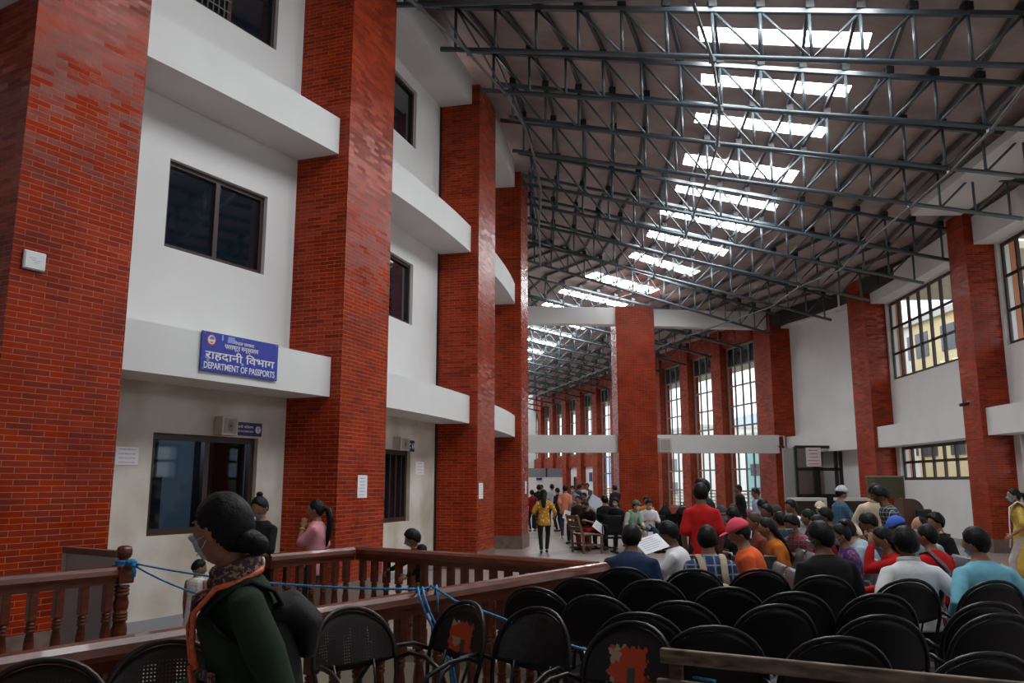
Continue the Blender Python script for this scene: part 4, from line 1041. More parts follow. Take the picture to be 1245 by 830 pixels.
def paper(P, Q, x0, x1, y0, y1, label, off=.003, m=PAPER, ink=INK, rows=5, name='paper_notice', heads=1, seed=0):
    (s0, z0), (s1, z1) = on_wall(x0, (y0+y1)/2, P, Q), on_wall(x1, (y0+y1)/2, P, Q); xm = (x0+x1)/2
    zt, zb = on_wall(xm, y0, P, Q)[1], on_wall(xm, y1, P, Q)[1]; w_, h_ = abs(s1-s0), zt-zb
    o = empty(name, (0, 0, 0), 0, label, 'notice'); o.matrix_world = plane_matrix(P, Q, (s0+s1)/2, (zt+zb)/2, off)
    mb = MB(); mb.box(-w_/2, w_/2, -h_/2, h_/2, 0, .002); mb.obj('sheet', m, o)
    rg = random.Random(seed or int(x0)); mb = MB()
    for k in range(rows):
        y = h_*(.36-.72*k/max(1, rows-1)); ww = w_*rg.uniform(.45, .82)/2; hh = h_*(.045 if k >= heads else .06)/2*(5/rows)**.5
        x = -ww
        while x < ww:                               # broken line of illegible writing
            d = w_*rg.uniform(.05, .14); mb.quad((x, y-hh, .0026), (min(x+d, ww), y-hh, .0026), (min(x+d, ww), y+hh, .0026), (x, y+hh, .0026)); x += d+w_*.025
    mb.obj('print', ink, o); return o
P, Q = LW[1]; paper(P, Q, 140, 168, 543, 565, 'white paper notice taped to the wall left of the first ground floor window', rows=4, off=.004)
fQ = lambda i: (LP[i][0], LP[i][1])
P, Q = fQ(2); paper(P, Q, 434.5, 446, 577.5, 605, 'white paper notice on the second brick pillar from the left', rows=6)
P, Q = fQ(3); paper(P, Q, 582, 587, 587, 606, 'narrow-looking white paper notice on the third brick pillar from the left', rows=6)
P, Q = fQ(4); paper(P, Q, 638.2, 640.2, 585, 600, 'white paper notice on the fourth brick pillar, seen edge on', rows=6)
P, Q = LW[2]; paper(P, Q, 505, 515, 561, 577, 'paper notice on the dirty white wall of the second bay', rows=4)
# access point on the nearest pillar
P, Q = fQ(1); s_, z_ = on_wall(40, 317.5, P, Q); M = plane_matrix(P, Q, s_, z_, .0)
ap = empty('wireless_access_point', M.translation, 0, 'small white rounded access point box on the nearest brick pillar', 'device'); ap.matrix_world = M
mb = MB(); mb.box(-.105, .105, -.09, .09, .002, .035, None, .012); mb.obj('housing', mat('white_plastic', (.78, .79, .80), .35), ap)
mb = MB(); mb.box(-.095, .095, -.08, .08, .035, .042, None, .004); mb.obj('cover', MATS['white_plastic'], ap)
mb = MB(); rg = random.Random(4)
for k, (y, w0, w1) in enumerate(((.02, -.06, -.01), (.0, -.03, .04), (-.02, -.01, .03))):
    x = w0
    while x < w1: mb.quad((x, y-.003, .0428), (x+.012, y-.003, .0428), (x+.012, y+.003, .0428), (x, y+.003, .0428)); x += .016
mb.obj('print', INK, ap)

# framed panel leaning by the nearest pillar
pb = at_z(105, 800, 0); P0 = at_y(80, 664, 7.45); P1 = at_y(136, 668, 7.05)
e = V((P1.x-P0.x, P1.y-P0.y)); 
pan = empty('notice_board_stand', (P0.x, P0.y, 0), math.atan2(e.y, e.x), 'pale grey framed panel standing at the foot of the nearest brick pillar', 'panel')
pw, ph = e.length+.12, P0.z
mb = MB(); mb.box(.03, pw-.03, -.012, .012, .05, ph-.03); mb.obj('panel', mat('pale_grey_panel', (.50, .51, .54), .5), pan)
mb = MB(); mb.box(0, pw, -.03, .03, ph-.055, ph, None, .004); mb.obj('top_rail', mat('brown_panel_rail', (.17, .085, .065), .5), pan)
for x in (0, pw-.05): mb = MB(); mb.box(x, x+.05, -.025, .025, 0, ph-.055, None, .004); mb.obj('stile', mat('pale_panel_stile', (.58, .60, .62), .5), pan)
mb = MB(); mb.box(.05, pw-.05, -.02, .02, .0, .06); mb.obj('bottom_rail', MATS['pale_panel_stile'], pan)

# ---- cameras, loudspeaker, conduit around the inner frame and the right wall
def cctv(p, rz, label, flat=False):
    o = empty('security_camera', p, rz, label, 'camera')
    mb = MB(); mb.box(-.03, .03, -.012, .0, -.03, .03); mb.obj('wall_plate', MATS['white_plastic'], o)
    mb = MB(); mb.tube([(0, -.01, 0), (0, -.12, .01), (0, -.16, -.02)], .014, 7); mb.obj('bracket', MATS['white_plastic'], o)
    mb = MB(); mb.tube([(0, -.12, -.05), (0, -.34, -.09)], .042, 12); mb.obj('body', mat('camera_black', (.02, .02, .022), .4), o)
    return o
cp = at_y(1030, 492, 20.9); cctv((RP[4][1].x-.0, RP[4][1].y-.5, 3.66), R(-90), 'small bullet camera on the right brick pillar above the white beam')
c_ = at_y(764, 532, Y0+.17); cctv(at_y(754, 532, Y0+.19), 0, 'small security camera on the white beam left of the centre pillar')
c_ = at_y(944, 541, Y0+.25); cctv(at_y(943, 541, Y0+.28), R(60), 'small security camera at the right end of the inner white beam')
q = at_y(808, 541, Y0+.15); spk = empty('wall_loudspeaker', q, 0, 'square loudspeaker on the inner white beam beside the centre pillar', 'loudspeaker')
mb = MB(); mb.box(-.24, .24, -.18, 0, -.28, .28, None, .02); mb.obj('box', LSPK, spk)
mb = MB(); mb.box(-.19, .19, -.195, -.18, -.22, .22); mb.obj('grille', LGRI, spk)
cd = at_y(953, 530, 33.1); mb = MB(); mb.tube([cd+V((-.55, .05, .0)), cd, V((cd.x+.05, cd.y, 0.0))], .04, 8); mb.obj('cable_conduit', mat('white_conduit', (.75, .75, .76), .5), label='white cable conduit running down the corner brick pillar', cat='pipe')

# ---- glazed booth, counter fronts, board, lectern and chair along the right wall
ALU = mat('black_aluminium', (.012, .012, .013), .35)
bY = 30.2; bx0, bx1 = at_y(969, 590, bY).x, at_y(1046, 590, bY).x; zt_, zb_ = at_y(1000, 543, bY).z, at_y(1000, 604, bY).z
booth = empty('glazed_booth', (bx0, bY, 0), R(5), 'black framed glazed booth under the white beam by the corner pillar', 'booth')
bw = (bx1-bx0)/cos(R(5))
mb = MB()
for x in (0, bw*.30, bw*.36, bw*.66, bw*.74, bw): mb.box(x-.05, x+.05, -.05, .05, zb_, zt_)
for z in (zb_, zb_+(zt_-zb_)*.52, zt_-.06): mb.box(0, bw, -.05, .05, z, z+.11)
mb.obj('frame', ALU, booth)
mb = MB(); mb.box(.02, bw-.02, -.008, .008, zb_, zt_); mb.obj('pane', glass_mat('booth_glass', (.72, .72, .72), .05), booth)
mb = MB(); mb.box(0, bw, -.06, .06, 0, zb_, None); mb.obj('base_panel', mat('dark_brown_laminate', (.022, .012, .010), .35), booth)
mb = MB(); mb.box(bw-.05, bw+.05, 0, 1.2, 0, zt_); mb.obj('side_panel', ALU, booth)
mb = MB(); mb.box(.02, bw-.02, 1.15, 1.2, 0, zt_); mb.obj('rear_panel', mat('booth_back', (.45, .44, .42), .7), booth)
P = V((bx0, bY-.055)); Q = P + V((cos(R(5)), sin(R(5))))*bw; paper(P, Q, 980, 998, 544, 567, 'pink and white paper notice hung on the booth glass', m=PINKP, ink=REDINK, rows=5, off=.005, heads=2)
for k, (x0, x1, lb) in enumerate(((965, 1005, 'dark counter front with white edging, left one below the booth'), (1023, 1062, 'dark counter front with white edging, right one below the booth'))):
    cY = 26.5; a, b = at_y(x0, 610, cY).x, at_y(x1, 610, cY).x; zt = at_y(x0, 605, cY).z
    o = empty('counter', (a, cY, 0), 0, lb, 'counter')
    mb = MB(); mb.box(.06, b-a-.10, .0, .6, .02, zt-.10); mb.obj('front', MATS['dark_brown_laminate'], o)
    mb = MB(); mb.box(0, b-a, -.03, .65, zt-.10, zt, None, .01); mb.obj('top', mat('off_white_edging', (.62, .60, .56), .5), o)
    mb = MB(); mb.box(b-a-.10, b-a, -.02, .62, 0, zt-.10); mb.obj('end_panel', MATS['off_white_edging'], o)
oY = 22.0; a, b = at_y(1054, 590, oY).x, at_y(1099, 590, oY).x; zt, zb_ = at_y(1070, 580, oY).z, at_y(1070, 605, oY).z
o = empty('display_board', (a, oY, 0), R(0), 'olive green display board on legs in front of the right-hand brick pillar', 'board')
mb = MB(); mb.box(.22, b-a, -.02, .02, zb_, zt); mb.obj('panel', mat('olive_board', (.075, .070, .035), .6), o)
mb = MB(); mb.box(0, .22, -.02, .03, zb_, zt); mb.obj('side_panel', mat('olive_board_side', (.10, .095, .05), .6), o)
mb = MB(); mb.box(-.02, b-a+.02, -.035, .035, zt, zt+.04); mb.obj('top_edge', mat('olive_edge', (.26, .22, .15), .5), o)
for x in (.05, b-a-.05): mb = MB(); mb.box(x-.03, x+.03, -.03, .03, 0, zb_); mb.obj('leg', ALU, o)
# lectern-like wooden cabinet with rounded shoulder
lY = 21.2; a, b = at_y(1098, 610, lY).x, at_y(1123, 610, lY).x; zt = at_y(1100, 606, lY).z; w_ = b-a
o = empty('wooden_counter', (a, lY, 0), 0, 'brown wooden counter with a rounded shoulder beside the white wall', 'counter')
mb = MB(); pr = [(0, 0), (w_, 0), (w_, zt*.72)] + [(w_-.32+.32*cos(t), zt-.32+.32*sin(t)) for t in [pi/2*k/8 for k in range(9)]] + [(0, zt)]
fr_ = [mb.bm.verts.new((x, 0, z)) for x, z in pr]; bk_ = [mb.bm.verts.new((x, .5, z)) for x, z in pr]
mb.bm.faces.new(fr_); mb.bm.faces.new(bk_[::-1])
for i in range(len(pr)): mb.bm.faces.new((fr_[i], fr_[(i+1) % len(pr)], bk_[(i+1) % len(pr)], bk_[i]))
WOODC = wood_mat('cabinet_brown', (.11, .045, .028), (.07, .028, .018), .4)
mb.obj('body', WOODC, o)
mb = MB(); mb.box(w_*.6, w_*1.25, -.35, -.03, .02, zt*.68); mb.obj('front_desk', WOODC, o)
mb = MB(); mb.box(w_*.55, w_*1.3, -.38, -.0, zt*.68, zt*.71); mb.obj('desk_top', WOODC, o)
kY = 19.6; kx = at_y(1135, 640, kY).x
o = empty('office_chair', (kx, kY, 0), R(-160), 'black high-backed office chair against the white wall on the right', 'chair')
zt = at_y(1135, 619, kY).z
mb = MB(); mb.box(-.24, .24, -.30, -.22, .55, zt, None, .035); mb.obj('backrest', BLACKM, o)
mb = MB(); mb.box(-.25, .25, -.22, .25, .42, .50, None, .03); mb.obj('seat', BLACKM, o)
mb = MB(); mb.tube([(0, 0, .08), (0, 0, .42)], .03, 10); mb.obj('gas_post', ALU, o)
for k in range(5):
    a_ = 2*pi*k/5; mb = MB(); mb.beam((0, 0, .09), (.28*cos(a_), .28*sin(a_), .06), .04, .03); mb.ellipsoid((.28*cos(a_), .28*sin(a_), .03), .03, .03, .03); mb.obj('leg', ALU, o)
mb = MB(); mb.beam((0, -.20, .42), (0, -.26, .62), .06, .02); mb.obj('back_bracket', ALU, o)

# ---- far end: partition wall with blue sign, side sign
pp = [at_y(655, 600, 62), at_y(691, 600, 62)]
zt1, zt2 = at_y(670, 569, 62).z, at_y(670, 580, 62).z
o = empty('end_partition', (pp[0].x-1.5, 62, 0), 0, 'white partition with grey upper panels at the far end of the inner hall', 'partition')
wd = pp[1].x-pp[0].x+1.5
mb = MB(); mb.box(0, wd, 0, .1, 0, zt2); mb.obj('lower_panel', WHITE, o)
mb = MB(); mb.box(0, wd, .02, .08, zt2, zt1); mb.obj('upper_panel', mat('grey_partition_panel', (.22, .22, .24), .6), o)
mb = MB(); mb.box(wd*.55, wd*.55+.1, -.02, .12, zt2, zt1); mb.obj('mullion', ALU, o)
P, Q = V((pp[0].x, 61.96)), V((pp[1].x, 61.96))
for (P, Q, x0, x1, y0, y1, lb) in ((P, Q, 652, 659, 580.5, 583.5, 'blue sign on the white partition at the far end'),):
    (s0, z0), (s1, z1) = on_wall(x0, y0, P, Q), on_wall(x1, y1, P, Q)
    board('direction_sign', plane_matrix(P, Q, (s0+s1)/2, (z0+z1)/2, .01), s1-s0, z0-z1, .03, NAVY, lb, 'sign')
sgn = fpt(.55+3.45*6+.9, 2.05, -.2)
o = empty('direction_sign', sgn, math.atan2(FRN.y, FRN.x)+pi, 'small square blue sign on the white wall panel of the inner hall', 'sign')
mb = MB(); mb.box(-.02, .02, -.28, .28, -.3, .3); mb.obj('board', NAVY, o)

# ---- slatted wooden seat on the open floor
q = at_z(714, 671.5, 0)
o = empty('slatted_seat', (q.x, q.y, 0), R(-72), 'brown slatted wooden bench standing on the open floor', 'bench')
SLW = wood_mat('slat_brown', (.19, .10, .06), (.10, .05, .03), .5)
Wd, Dp, Hs = .74, .46, .45
for k in range(7): mb = MB(); mb.box(-Wd/2, Wd/2, -Dp/2+.066*k, -Dp/2+.066*k+.05, Hs-.025, Hs, None, .004); mb.obj('seat_slat', SLW, o)
for k in range(3): mb = MB(); mb.box(-Wd/2, Wd/2, -Dp/2-.10-.03*k, -Dp/2-.075-.03*k, Hs+.08+.13*k, Hs+.17+.13*k, None, .004); mb.obj('back_slat', SLW, o)
for sx in (-1, 1):
    mb = MB(); mb.beam((sx*Wd*.47, -Dp/2, 0), (sx*Wd*.47, -Dp/2-.02, Hs), .05, .05, up=V((1, 0, 0))); mb.beam((sx*Wd*.47, -Dp/2-.02, Hs-.02), (sx*Wd*.47, -Dp/2-.17, Hs+.45), .05, .04, up=V((1, 0, 0))); mb.obj('rear_post', SLW, o)
    mb = MB(); mb.beam((sx*Wd*.47, Dp/2, 0), (sx*Wd*.47, Dp/2, Hs-.025), .05, .05, up=V((1, 0, 0))); mb.obj('leg', SLW, o)
    mb = MB(); mb.beam((sx*Wd*.47, -Dp/2, .2), (sx*Wd*.47, Dp/2, .2), .03, .04); mb.obj('side_stretcher', SLW, o)
mb = MB(); mb.beam((-Wd*.47, 0, .2), (Wd*.47, 0, .2), .04, .03); mb.obj('stretcher', SLW, o)
# ================================================================== PEOPLE
def cloth(name, c, **k): return mat('cloth_'+name, c, .88, spec=.25, noise=k.get('noise', .18), nscale=9, bump=.25, bscale=16)
SKIN = [mat('skin_warm_brown', (.33, .165, .10), .55, spec=.35), mat('skin_deep_brown', (.20, .095, .055), .55, spec=.35), mat('skin_tan', (.42, .23, .15), .55, spec=.35)]
EYEW = mat('eye_white', (.7, .68, .65), .3); DARKM = mat('iris_and_brow', (.012, .008, .006), .5); LIPM = mat('lips', (.30, .09, .07), .5)
HAIRM = mat('black_hair', (.006, .005, .005), .55, spec=.22, bump=.25, bscale=55); HAIRB = mat('brown_hair', (.055, .028, .016), .55, spec=.25, bump=.25, bscale=55)
MASKM = mat('pale_blue_mask', (.36, .50, .60), .8); MASKB = mat('blue_mask', (.12, .42, .60), .8); SHOE = mat('black_shoe', (.012, .012, .013), .5); SHOEW = mat('pale_shoe', (.5, .48, .45), .6)
JOBS = []
def two_bone(a, c, l1, l2, pole):
    d = c-a; L = min(d.length, (l1+l2)*.998); L = max(L, abs(l1-l2)+.02); d = d.normalized(); c2 = a+d*L
    x = (l1*l1-l2*l2+L*L)/(2*L); h = sqrt(max(0, l1*l1-x*x)); p = V(pole) - d*V(pole).dot(d)
    if p.length < 1e-5: p = d.orthogonal()
    return a+d*x+p.normalized()*h, c2
def gz(x, y, z, cx, cy, cz, s): return math.exp(-((x-cx)**2+(y-cy)**2+(z-cz)**2)/(2*s*s))
def head_pt(x, y, z):
    X, Y, Z = .078*x, .096*y, .115*z
    if z < 0:
        X *= 1-(.30 if y > .2 else .30-.20*min(1, (.2-y)/.5))*(-z)**1.5
        Y *= (1-.10*(-z)**2) if y > 0 else (1-.45*(-z)**1.2)
    if y > 0:
        Y += .021*gz(x, y, z, 0, .97, -.18, .105) + .008*gz(x, y, z, 0, 1, .02, .10) - .007*(gz(x, y, z, .37, .92, .08, .13)+gz(x, y, z, -.37, .92, .08, .13))
        Y += .004*gz(x, y, z, 0, .95, .25, .25) + .007*gz(x, y, z, 0, .87, -.50, .12) - .004*gz(x, y, z, 0, .8, -.63, .07) + .010*gz(x, y, z, 0, .62, -.80, .17)
    return V((X, Y, Z))
def interp(tab, v):
    for (a, ya), (b, yb) in zip(tab, tab[1:]):
        if v <= b: return ya + (yb-ya)*max(0, (v-a)/(b-a))
    return tab[-1][1]
def sstep(t): t = max(0, min(1, t)); return t*t*(3-2*t)
HT = {'short': [(0, .50), (.55, .46), (.85, .28), (1.08, .02), (1.40, -.12), (1.70, -.24), (2.1, -.62), (3.2, -.78)],
      'crop': [(0, .55), (.6, .5), (1.0, .25), (1.3, .05), (1.75, -.05), (2.2, -.35), (3.2, -.42)],
      'tied': [(0, .62), (.5, .52), (.95, .22), (1.25, -.02), (1.55, -.10), (1.8, -.40), (2.3, -.66), (3.2, -.74)],
      'bald': [(0, 2), (1.2, .3), (1.5, .0), (2.0, -.3), (3.2, -.45)]}
def grid(bm, fn, M, sc, mi=0, nu=40, nv=26):
    top = bm.verts.new(M @ (fn(0, 0, 1)*sc)); bot = bm.verts.new(M @ (fn(0, 0, -1)*sc)); rows = []
    for j in range(1, nv):
        t = pi*j/nv
        rows.append([bm.verts.new(M @ (fn(sin(t)*sin(2*pi*i/nu), sin(t)*cos(2*pi*i/nu), cos(t))*sc)) for i in range(nu)])
    for i in range(nu):
        k = (i+1) % nu; fs = [bm.faces.new((top, rows[0][k], rows[0][i])), bm.faces.new((bot, rows[-1][i], rows[-1][k]))]
        for j in range(len(rows)-1): fs.append(bm.faces.new((rows[j][i], rows[j][k], rows[j+1][k], rows[j+1][i])))
        for f in fs: f.smooth = True; f.material_index = mi
def hand(mb, w, d, n, side, s, curl):
    d = V(d).normalized(); n = V(n); n = (n - d*n.dot(d)).normalized(); a = d.cross(n)
    Mx = Matrix((a, d, n)).transposed()
    mb.ellipsoid(w+d*.046*s, .041*s, .056*s, .016*s, Mx, 12, 8)
    for i, (ln, off) in enumerate(((.056, -.0295), (.070, -.0100), (.074, .0098), (.066, .0285))):
        off *= side; b = w + d*(.084+(.004 if i in (1, 2) else 0))*s + a*off*s
        c1, c2 = curl*.55, curl*1.35
        m = b + (d*cos(c1)+n*sin(c1))*ln*.52*s; e = m + (d*cos(c2)+n*sin(c2))*ln*.48*s
        mb.capsule([b, m, e], [.0092*s, .0084*s, .0068*s], 8)
    b = w + d*.028*s + a*side*.030*s; m = b + (d*.55+a*side*.75+n*.35).normalized()*.036*s; e = m + (d*.85+a*side*.25+n*.45).normalized()*.030*s
    mb.capsule([b, m, e], [.0125*s, .0105*s, .0085*s], 8)
def remesh(name, mb, m, parent, vox, smooth=4, extra=None, mats=None):
    o = mb.obj(name, mats or m, parent)
    r = o.modifiers.new('skin', 'REMESH'); r.mode = 'VOXEL'; r.voxel_size = vox; r.use_smooth_shade = True
    q = o.modifiers.new('soften', 'SMOOTH'); q.factor = .5; q.iterations = smooth
    JOBS.append((o, extra)); return o
def finish_jobs():
    bpy.context.view_layer.update(); dg = bpy.context.evaluated_depsgraph_get(); res = []
    for o, ex in JOBS: res.append(bpy.data.meshes.new_from_object(o.evaluated_get(dg)))
    for (o, ex), me in zip(JOBS, res):
        old = o.data; mats = [x for x in old.materials]
        bm = bmesh.new(); bm.from_mesh(me)
        for f in bm.faces: f.smooth = True
        if ex is not None:
            t = bpy.data.meshes.new('tmp'); ex.bm.to_mesh(t); ex.bm.free(); bm.from_mesh(t); bpy.data.meshes.remove(t)
        bm.to_mesh(me); bm.free(); me.materials.clear()
        for x in mats: me.materials.append(x)
        o.modifiers.clear(); o.data = me; me.name = o.name; bpy.data.meshes.remove(old)

def person(px, Y, yaw, label, pose='stand', ht=1.65, x=None, lean=4, side=0, hyaw=0, hpitch=8, armL='down', armR='down', top=None, sleeve='short', bottom=None, hem=0,
           hair='short', hairm=None, skin=0, fem=False, mask=None, maskm=None, cap=None, capm=None, shoe=None, collar=None, dz=0, legs=None, sitz=.55, curl=.7, wide=1.0, dress=None, hfwd=0, group=None, bare=False):
    s = ht/1.70; X = hx(px, Y) if x is None else x
    o = empty('person', (X, Y, dz), R(yaw), label, 'person', group)
    vox = min(.019, max(.0085, .0010*Y+.0055)); RX = (1, 0, 0)
    bottom = bottom or cloth('dark_trousers', (.018, .018, .022)); top = top or cloth('black', (.012, .012, .013)); hairm = hairm or HAIRM
    sit = pose == 'sit'; hz = sitz if sit else (.92*s - (.02 if pose == 'walk' else 0)); hip = V((0, 0, hz))
    ln = R(lean); sd = R(side)
    def spine(f):
        if f <= 0: return hip + V((0, 0, f*.52*s))
        a = ln*(.55+.45*f); b = sd*(.55+.45*f); return hip + V((sin(b), sin(a)*cos(b), cos(a)*cos(b)))*(.52*s*f)
    up = (spine(1)-spine(.7)).normalized(); neck = spine(1.0); shw = (.165 if fem else .178)*s*wide
    sh = {k: spine(.815) + V((k*shw, 0, 0)) - V((0, .01, 0)) for k in (-1, 1)}
    A1, A2 = .285*s, .245*s
    presets = {'down': lambda k: sh[k] + V((k*.035, .04, -.51))*s, 'lap': lambda k: V((k*.09, .30, hz+.10)), 'knee': lambda k: V((k*.13, .40, hz+.09)), 'front': lambda k: V((k*.05, .30, hz+.24)), 'read': lambda k: V((k*.11, .33, hz+.20)),
               'phone': lambda k: sh[k]+V((-k*.08, .28, -.10)), 'back': lambda k: V((k*.08, -.15, hz+.08)), 'hip': lambda k: V((k*.21, -.01, hz+.10)), 'face': lambda k: neck + V((k*.02, .15, .06))}
    wr, el = {}, {}
    for k, a in ((-1, armL), (1, armR)):
        t = presets[a](k) if isinstance(a, str) else V(a); el[k], wr[k] = two_bone(sh[k], t, A1, A2, (k*.5, -.65, -.5) if t.z < sh[k].z-.12 else (k*.35, .05, -1))
    T1, T2 = .43*s, .41*s; hj = {k: hip + V((k*.092*s, 0, -.02)) for k in (-1, 1)}; kn, an = {}, {}
    for k in (-1, 1):
        if legs: t = V(legs[0 if k < 0 else 1])
        elif sit: t = V((k*.13, .42*s, .085))
        elif pose == 'walk': t = V((k*.08, (.26 if k > 0 else -.26)*s, .085 if k > 0 else .13))
        else: t = V((k*.10*s, -.01, .085))
        kn[k], an[k] = two_bone(hj[k], t, T1, T2, (k*.15, 1, .55 if sit else .0))
    wf = s*wide; rings = ([(-.16, .150, .112), (0, .160, .118), (.2, .136, .100), (.4, .130, .096), (.62, .150, .118), (.8, .154, .104), (.88, .132, .088), (.95, .098, .070), (1.01, .066, .056)] if fem else
             [(-.16, .146, .104), (0, .154, .112), (.2, .148, .106), (.4, .148, .104), (.62, .164, .114), (.8, .170, .108), (.88, .146, .092), (.95, .108, .074), (1.01, .072, .060)])
    # --- body
    mb = MB(); mb.capsule([spine(f) for f, _, _ in rings], [(a*wf*.9, b*wf*.9) for _, a, b in rings], 16, RX)
    hd = neck + (up*.6+V((0, .25, .75))).normalized()*.132*s + V((0, hfwd, 0))
    mb.capsule([spine(.93), neck+(hd-neck)*.15, hd - V((0, .012*s, .05*s))], [.064*s, (.056 if fem else .062)*s, .052*s], 12)
    for k in (-1, 1):
        mb.capsule([spine(.82)+V((k*.07*s, -.01, 0)), sh[k], sh[k].lerp(el[k], .5), el[k], el[k].lerp(wr[k], .35), wr[k]], [.055*s, .052*s, .045*s, .037*s, .038*s, .026*s], 12)
        mb.capsule([hj[k], kn[k], kn[k].lerp(an[k], .35), an[k]], [.080*s, .054*s, .052*s, .036*s], 12)
        mb.capsule([an[k]-V((0, .03, .03)), an[k]+V((0, .12*s, -.045))], [.032*s, .028*s], 8)
    ex = MB(); hm = Matrix.Rotation(R(hyaw), 4, 'Z') @ Matrix.Rotation(-R(hpitch), 4, 'X'); Mh = Matrix.Translation(hd) @ hm; hs = s**.6
    grid(ex.bm, head_pt, Mh, hs)
    for k in (-1, 1):
        c = Mh @ (V((k*.079, -.004, -.004))*hs); ex.ellipsoid(c, .010*hs, .019*hs, .031*hs, (hm.to_3x3() @ Matrix.Rotation(R(-18*k), 3, 'Z')), 10, 8)
        ex.mi = 1; ex.ellipsoid(Mh @ (V((k*.031, .0758, .010))*hs), .0125*hs, .010*hs, .0075*hs, hm.to_3x3(), 10, 6)
        ex.mi = 2; ex.ellipsoid(Mh @ (V((k*.031, .0828, .010))*hs), .0062*hs, .0040*hs, .0062*hs, hm.to_3x3(), 8, 6)
        ex.ellipsoid(Mh @ (V((k*.033, .0822, .031))*hs), .018*hs, .005*hs, .0042*hs, hm.to_3x3() @ Matrix.Rotation(R(6*k), 3, 'Y'), 10, 6); ex.mi = 0
        d = (wr[k]-el[k]).normalized(); n = V((-k*.6, .35, -.5)) if not (abs(d.z) > .8) else V((-k, .25, 0))
        hand(ex, wr[k]-d*.008, d, n, k if True else k, s, curl)
    ex.mi = 3; ex.ellipsoid(Mh @ (V((0, .0945, -.052))*hs), .022*hs, .006*hs, .0055*hs, hm.to_3x3(), 10, 6); ex.ellipsoid(Mh @ (V((0, .0925, -.0605))*hs), .018*hs, .006*hs, .006*hs, hm.to_3x3(), 10, 6); ex.mi = 0
    remesh('body', mb, None, o, vox, 4, ex, [SKIN[skin], EYEW, DARKM, LIPM])
    # --- top
    mb = MB(); lo = -.24-hem; g = .016*s
    rs = [(f, a*wf+g, b*wf+g) for f, a, b in rings if f >= 0 and f < .94] + [(.955, .100*wf+g*.5, .070*wf+g*.5), (.99, .076*wf, .062*wf)]
    if sit: rs = [(-.02, .165*wf+g, .125*wf+g)] + rs[1:]
    else: rs = [(lo, (.168+hem*.05)*wf+g, (.126+hem*.04)*wf+g), (-.12, .166*wf+g, .122*wf+g)] + rs
    mb.tube([spine(f) for f, _, _ in rs], [(a, b) for _, a, b in rs], 20, ref=RX)
    for k in (-1, 1):
        P_ = [spine(.83)+V((k*.08*s, -.01, 0)), sh[k]+V((0, 0, -.004)), sh[k].lerp(el[k], .55)]; R_ = [.060*s+g*.3, .054*s+g*.4, .052*s+g*.8]
        if sleeve == 'long': P_ += [el[k], el[k].lerp(wr[k], .5), el[k].lerp(wr[k], .93)]; R_ += [.044*s+g*.8, .040*s+g*.7, .032*s+g*.5]
        elif sleeve == 'short': P_ += [sh[k].lerp(el[k], .80)]; R_ += [.054*s+g*1.2]
        elif sleeve == 'none': P_ = P_[:2]; R_ = [.052*s, .05*s]
        mb.capsule(P_, R_, 12)
    if fem:
        for k in (-1, 1): mb.ellipsoid(spine(.66)+V((k*.07*s, .085*s, 0)), .062*s, .055*s, .06*s)
    remesh('dress_top' if dress else 'top', mb, top, o, vox*1.05, 9)
    if collar:
        mb = MB(); c = spine(.985); mb.tube([c + V((.078*s*cos(t), .066*s*sin(t)+.004, .012*sin(-t)+.004)) for t in [2*pi*q/18 for q in range(18)]], [(.026*s, .012*s)]*18, 8, closed=True); mb.obj('collar', collar, o)
    # --- legs
    mb = MB()
    if dress:                                     # skirt or kurta falling to dress metres below the hip
        n_ = 7; ps, rr = [], []
        for q in range(n_):
            t = q/(n_-1); ps.append(hip + V((0, .0, .10*s - (dress+.10*s)*t))); rr.append(((.150+.055*t)*s+g, (.115+.05*t)*s+g))
        mb.capsule(ps, rr, 18, RX); remesh('skirt', mb, top, o, vox*1.05, 3)
        mb = MB()
    mb.capsule([spine(-.16), spine(0), spine(.16)], [(.152*wf, .115*wf), (.160*wf, .120*wf), (.145*wf, .108*wf)], 16, RX)
    for k in (-1, 1):
        mb.capsule([hj[k], hj[k].lerp(kn[k], .5), kn[k], kn[k].lerp(an[k], .4), an[k].lerp(kn[k], .06)], [.092*s, .082*s, .066*s, .062*s, .052*s], 12)
    if not bare: remesh('trousers', mb, bottom, o, vox*1.05, 4)
    for k in (-1, 1):
        mb = MB(); f = V((0, 1, 0)); mb.capsule([an[k]+V((0, -.045*s, -.045)), an[k]+f*.06*s+V((0, 0, -.043)), an[k]+f*.15*s+V((0, 0, -.052))], [(.034*s, .038*s), (.040*s, .040*s), (.034*s, .030*s)], 12, (0, 0, 1)); mb.obj('shoe', shoe or SHOE, o)
    # --- hair, cap, mask
    if hair in ('long', 'pony', 'bun', 'lowbun', 'topknot'): tab = HT['tied']
    else: tab = HT.get(hair, HT['short'])
    vol = {'short': .014, 'crop': .008, 'bald': .005, 'big': .022}.get(hair, .011)
    def hairfn(a, b, c):
        p = head_pt(a, b, c); ph = math.atan2(abs(a), b); z0 = interp(tab, ph); t = sstep((c-z0)/.13)
        return p + V((a, b, c))*(vol*t*(1+.15*sin(9*a)*sin(7*b+3*c)) - .018*(1-t))
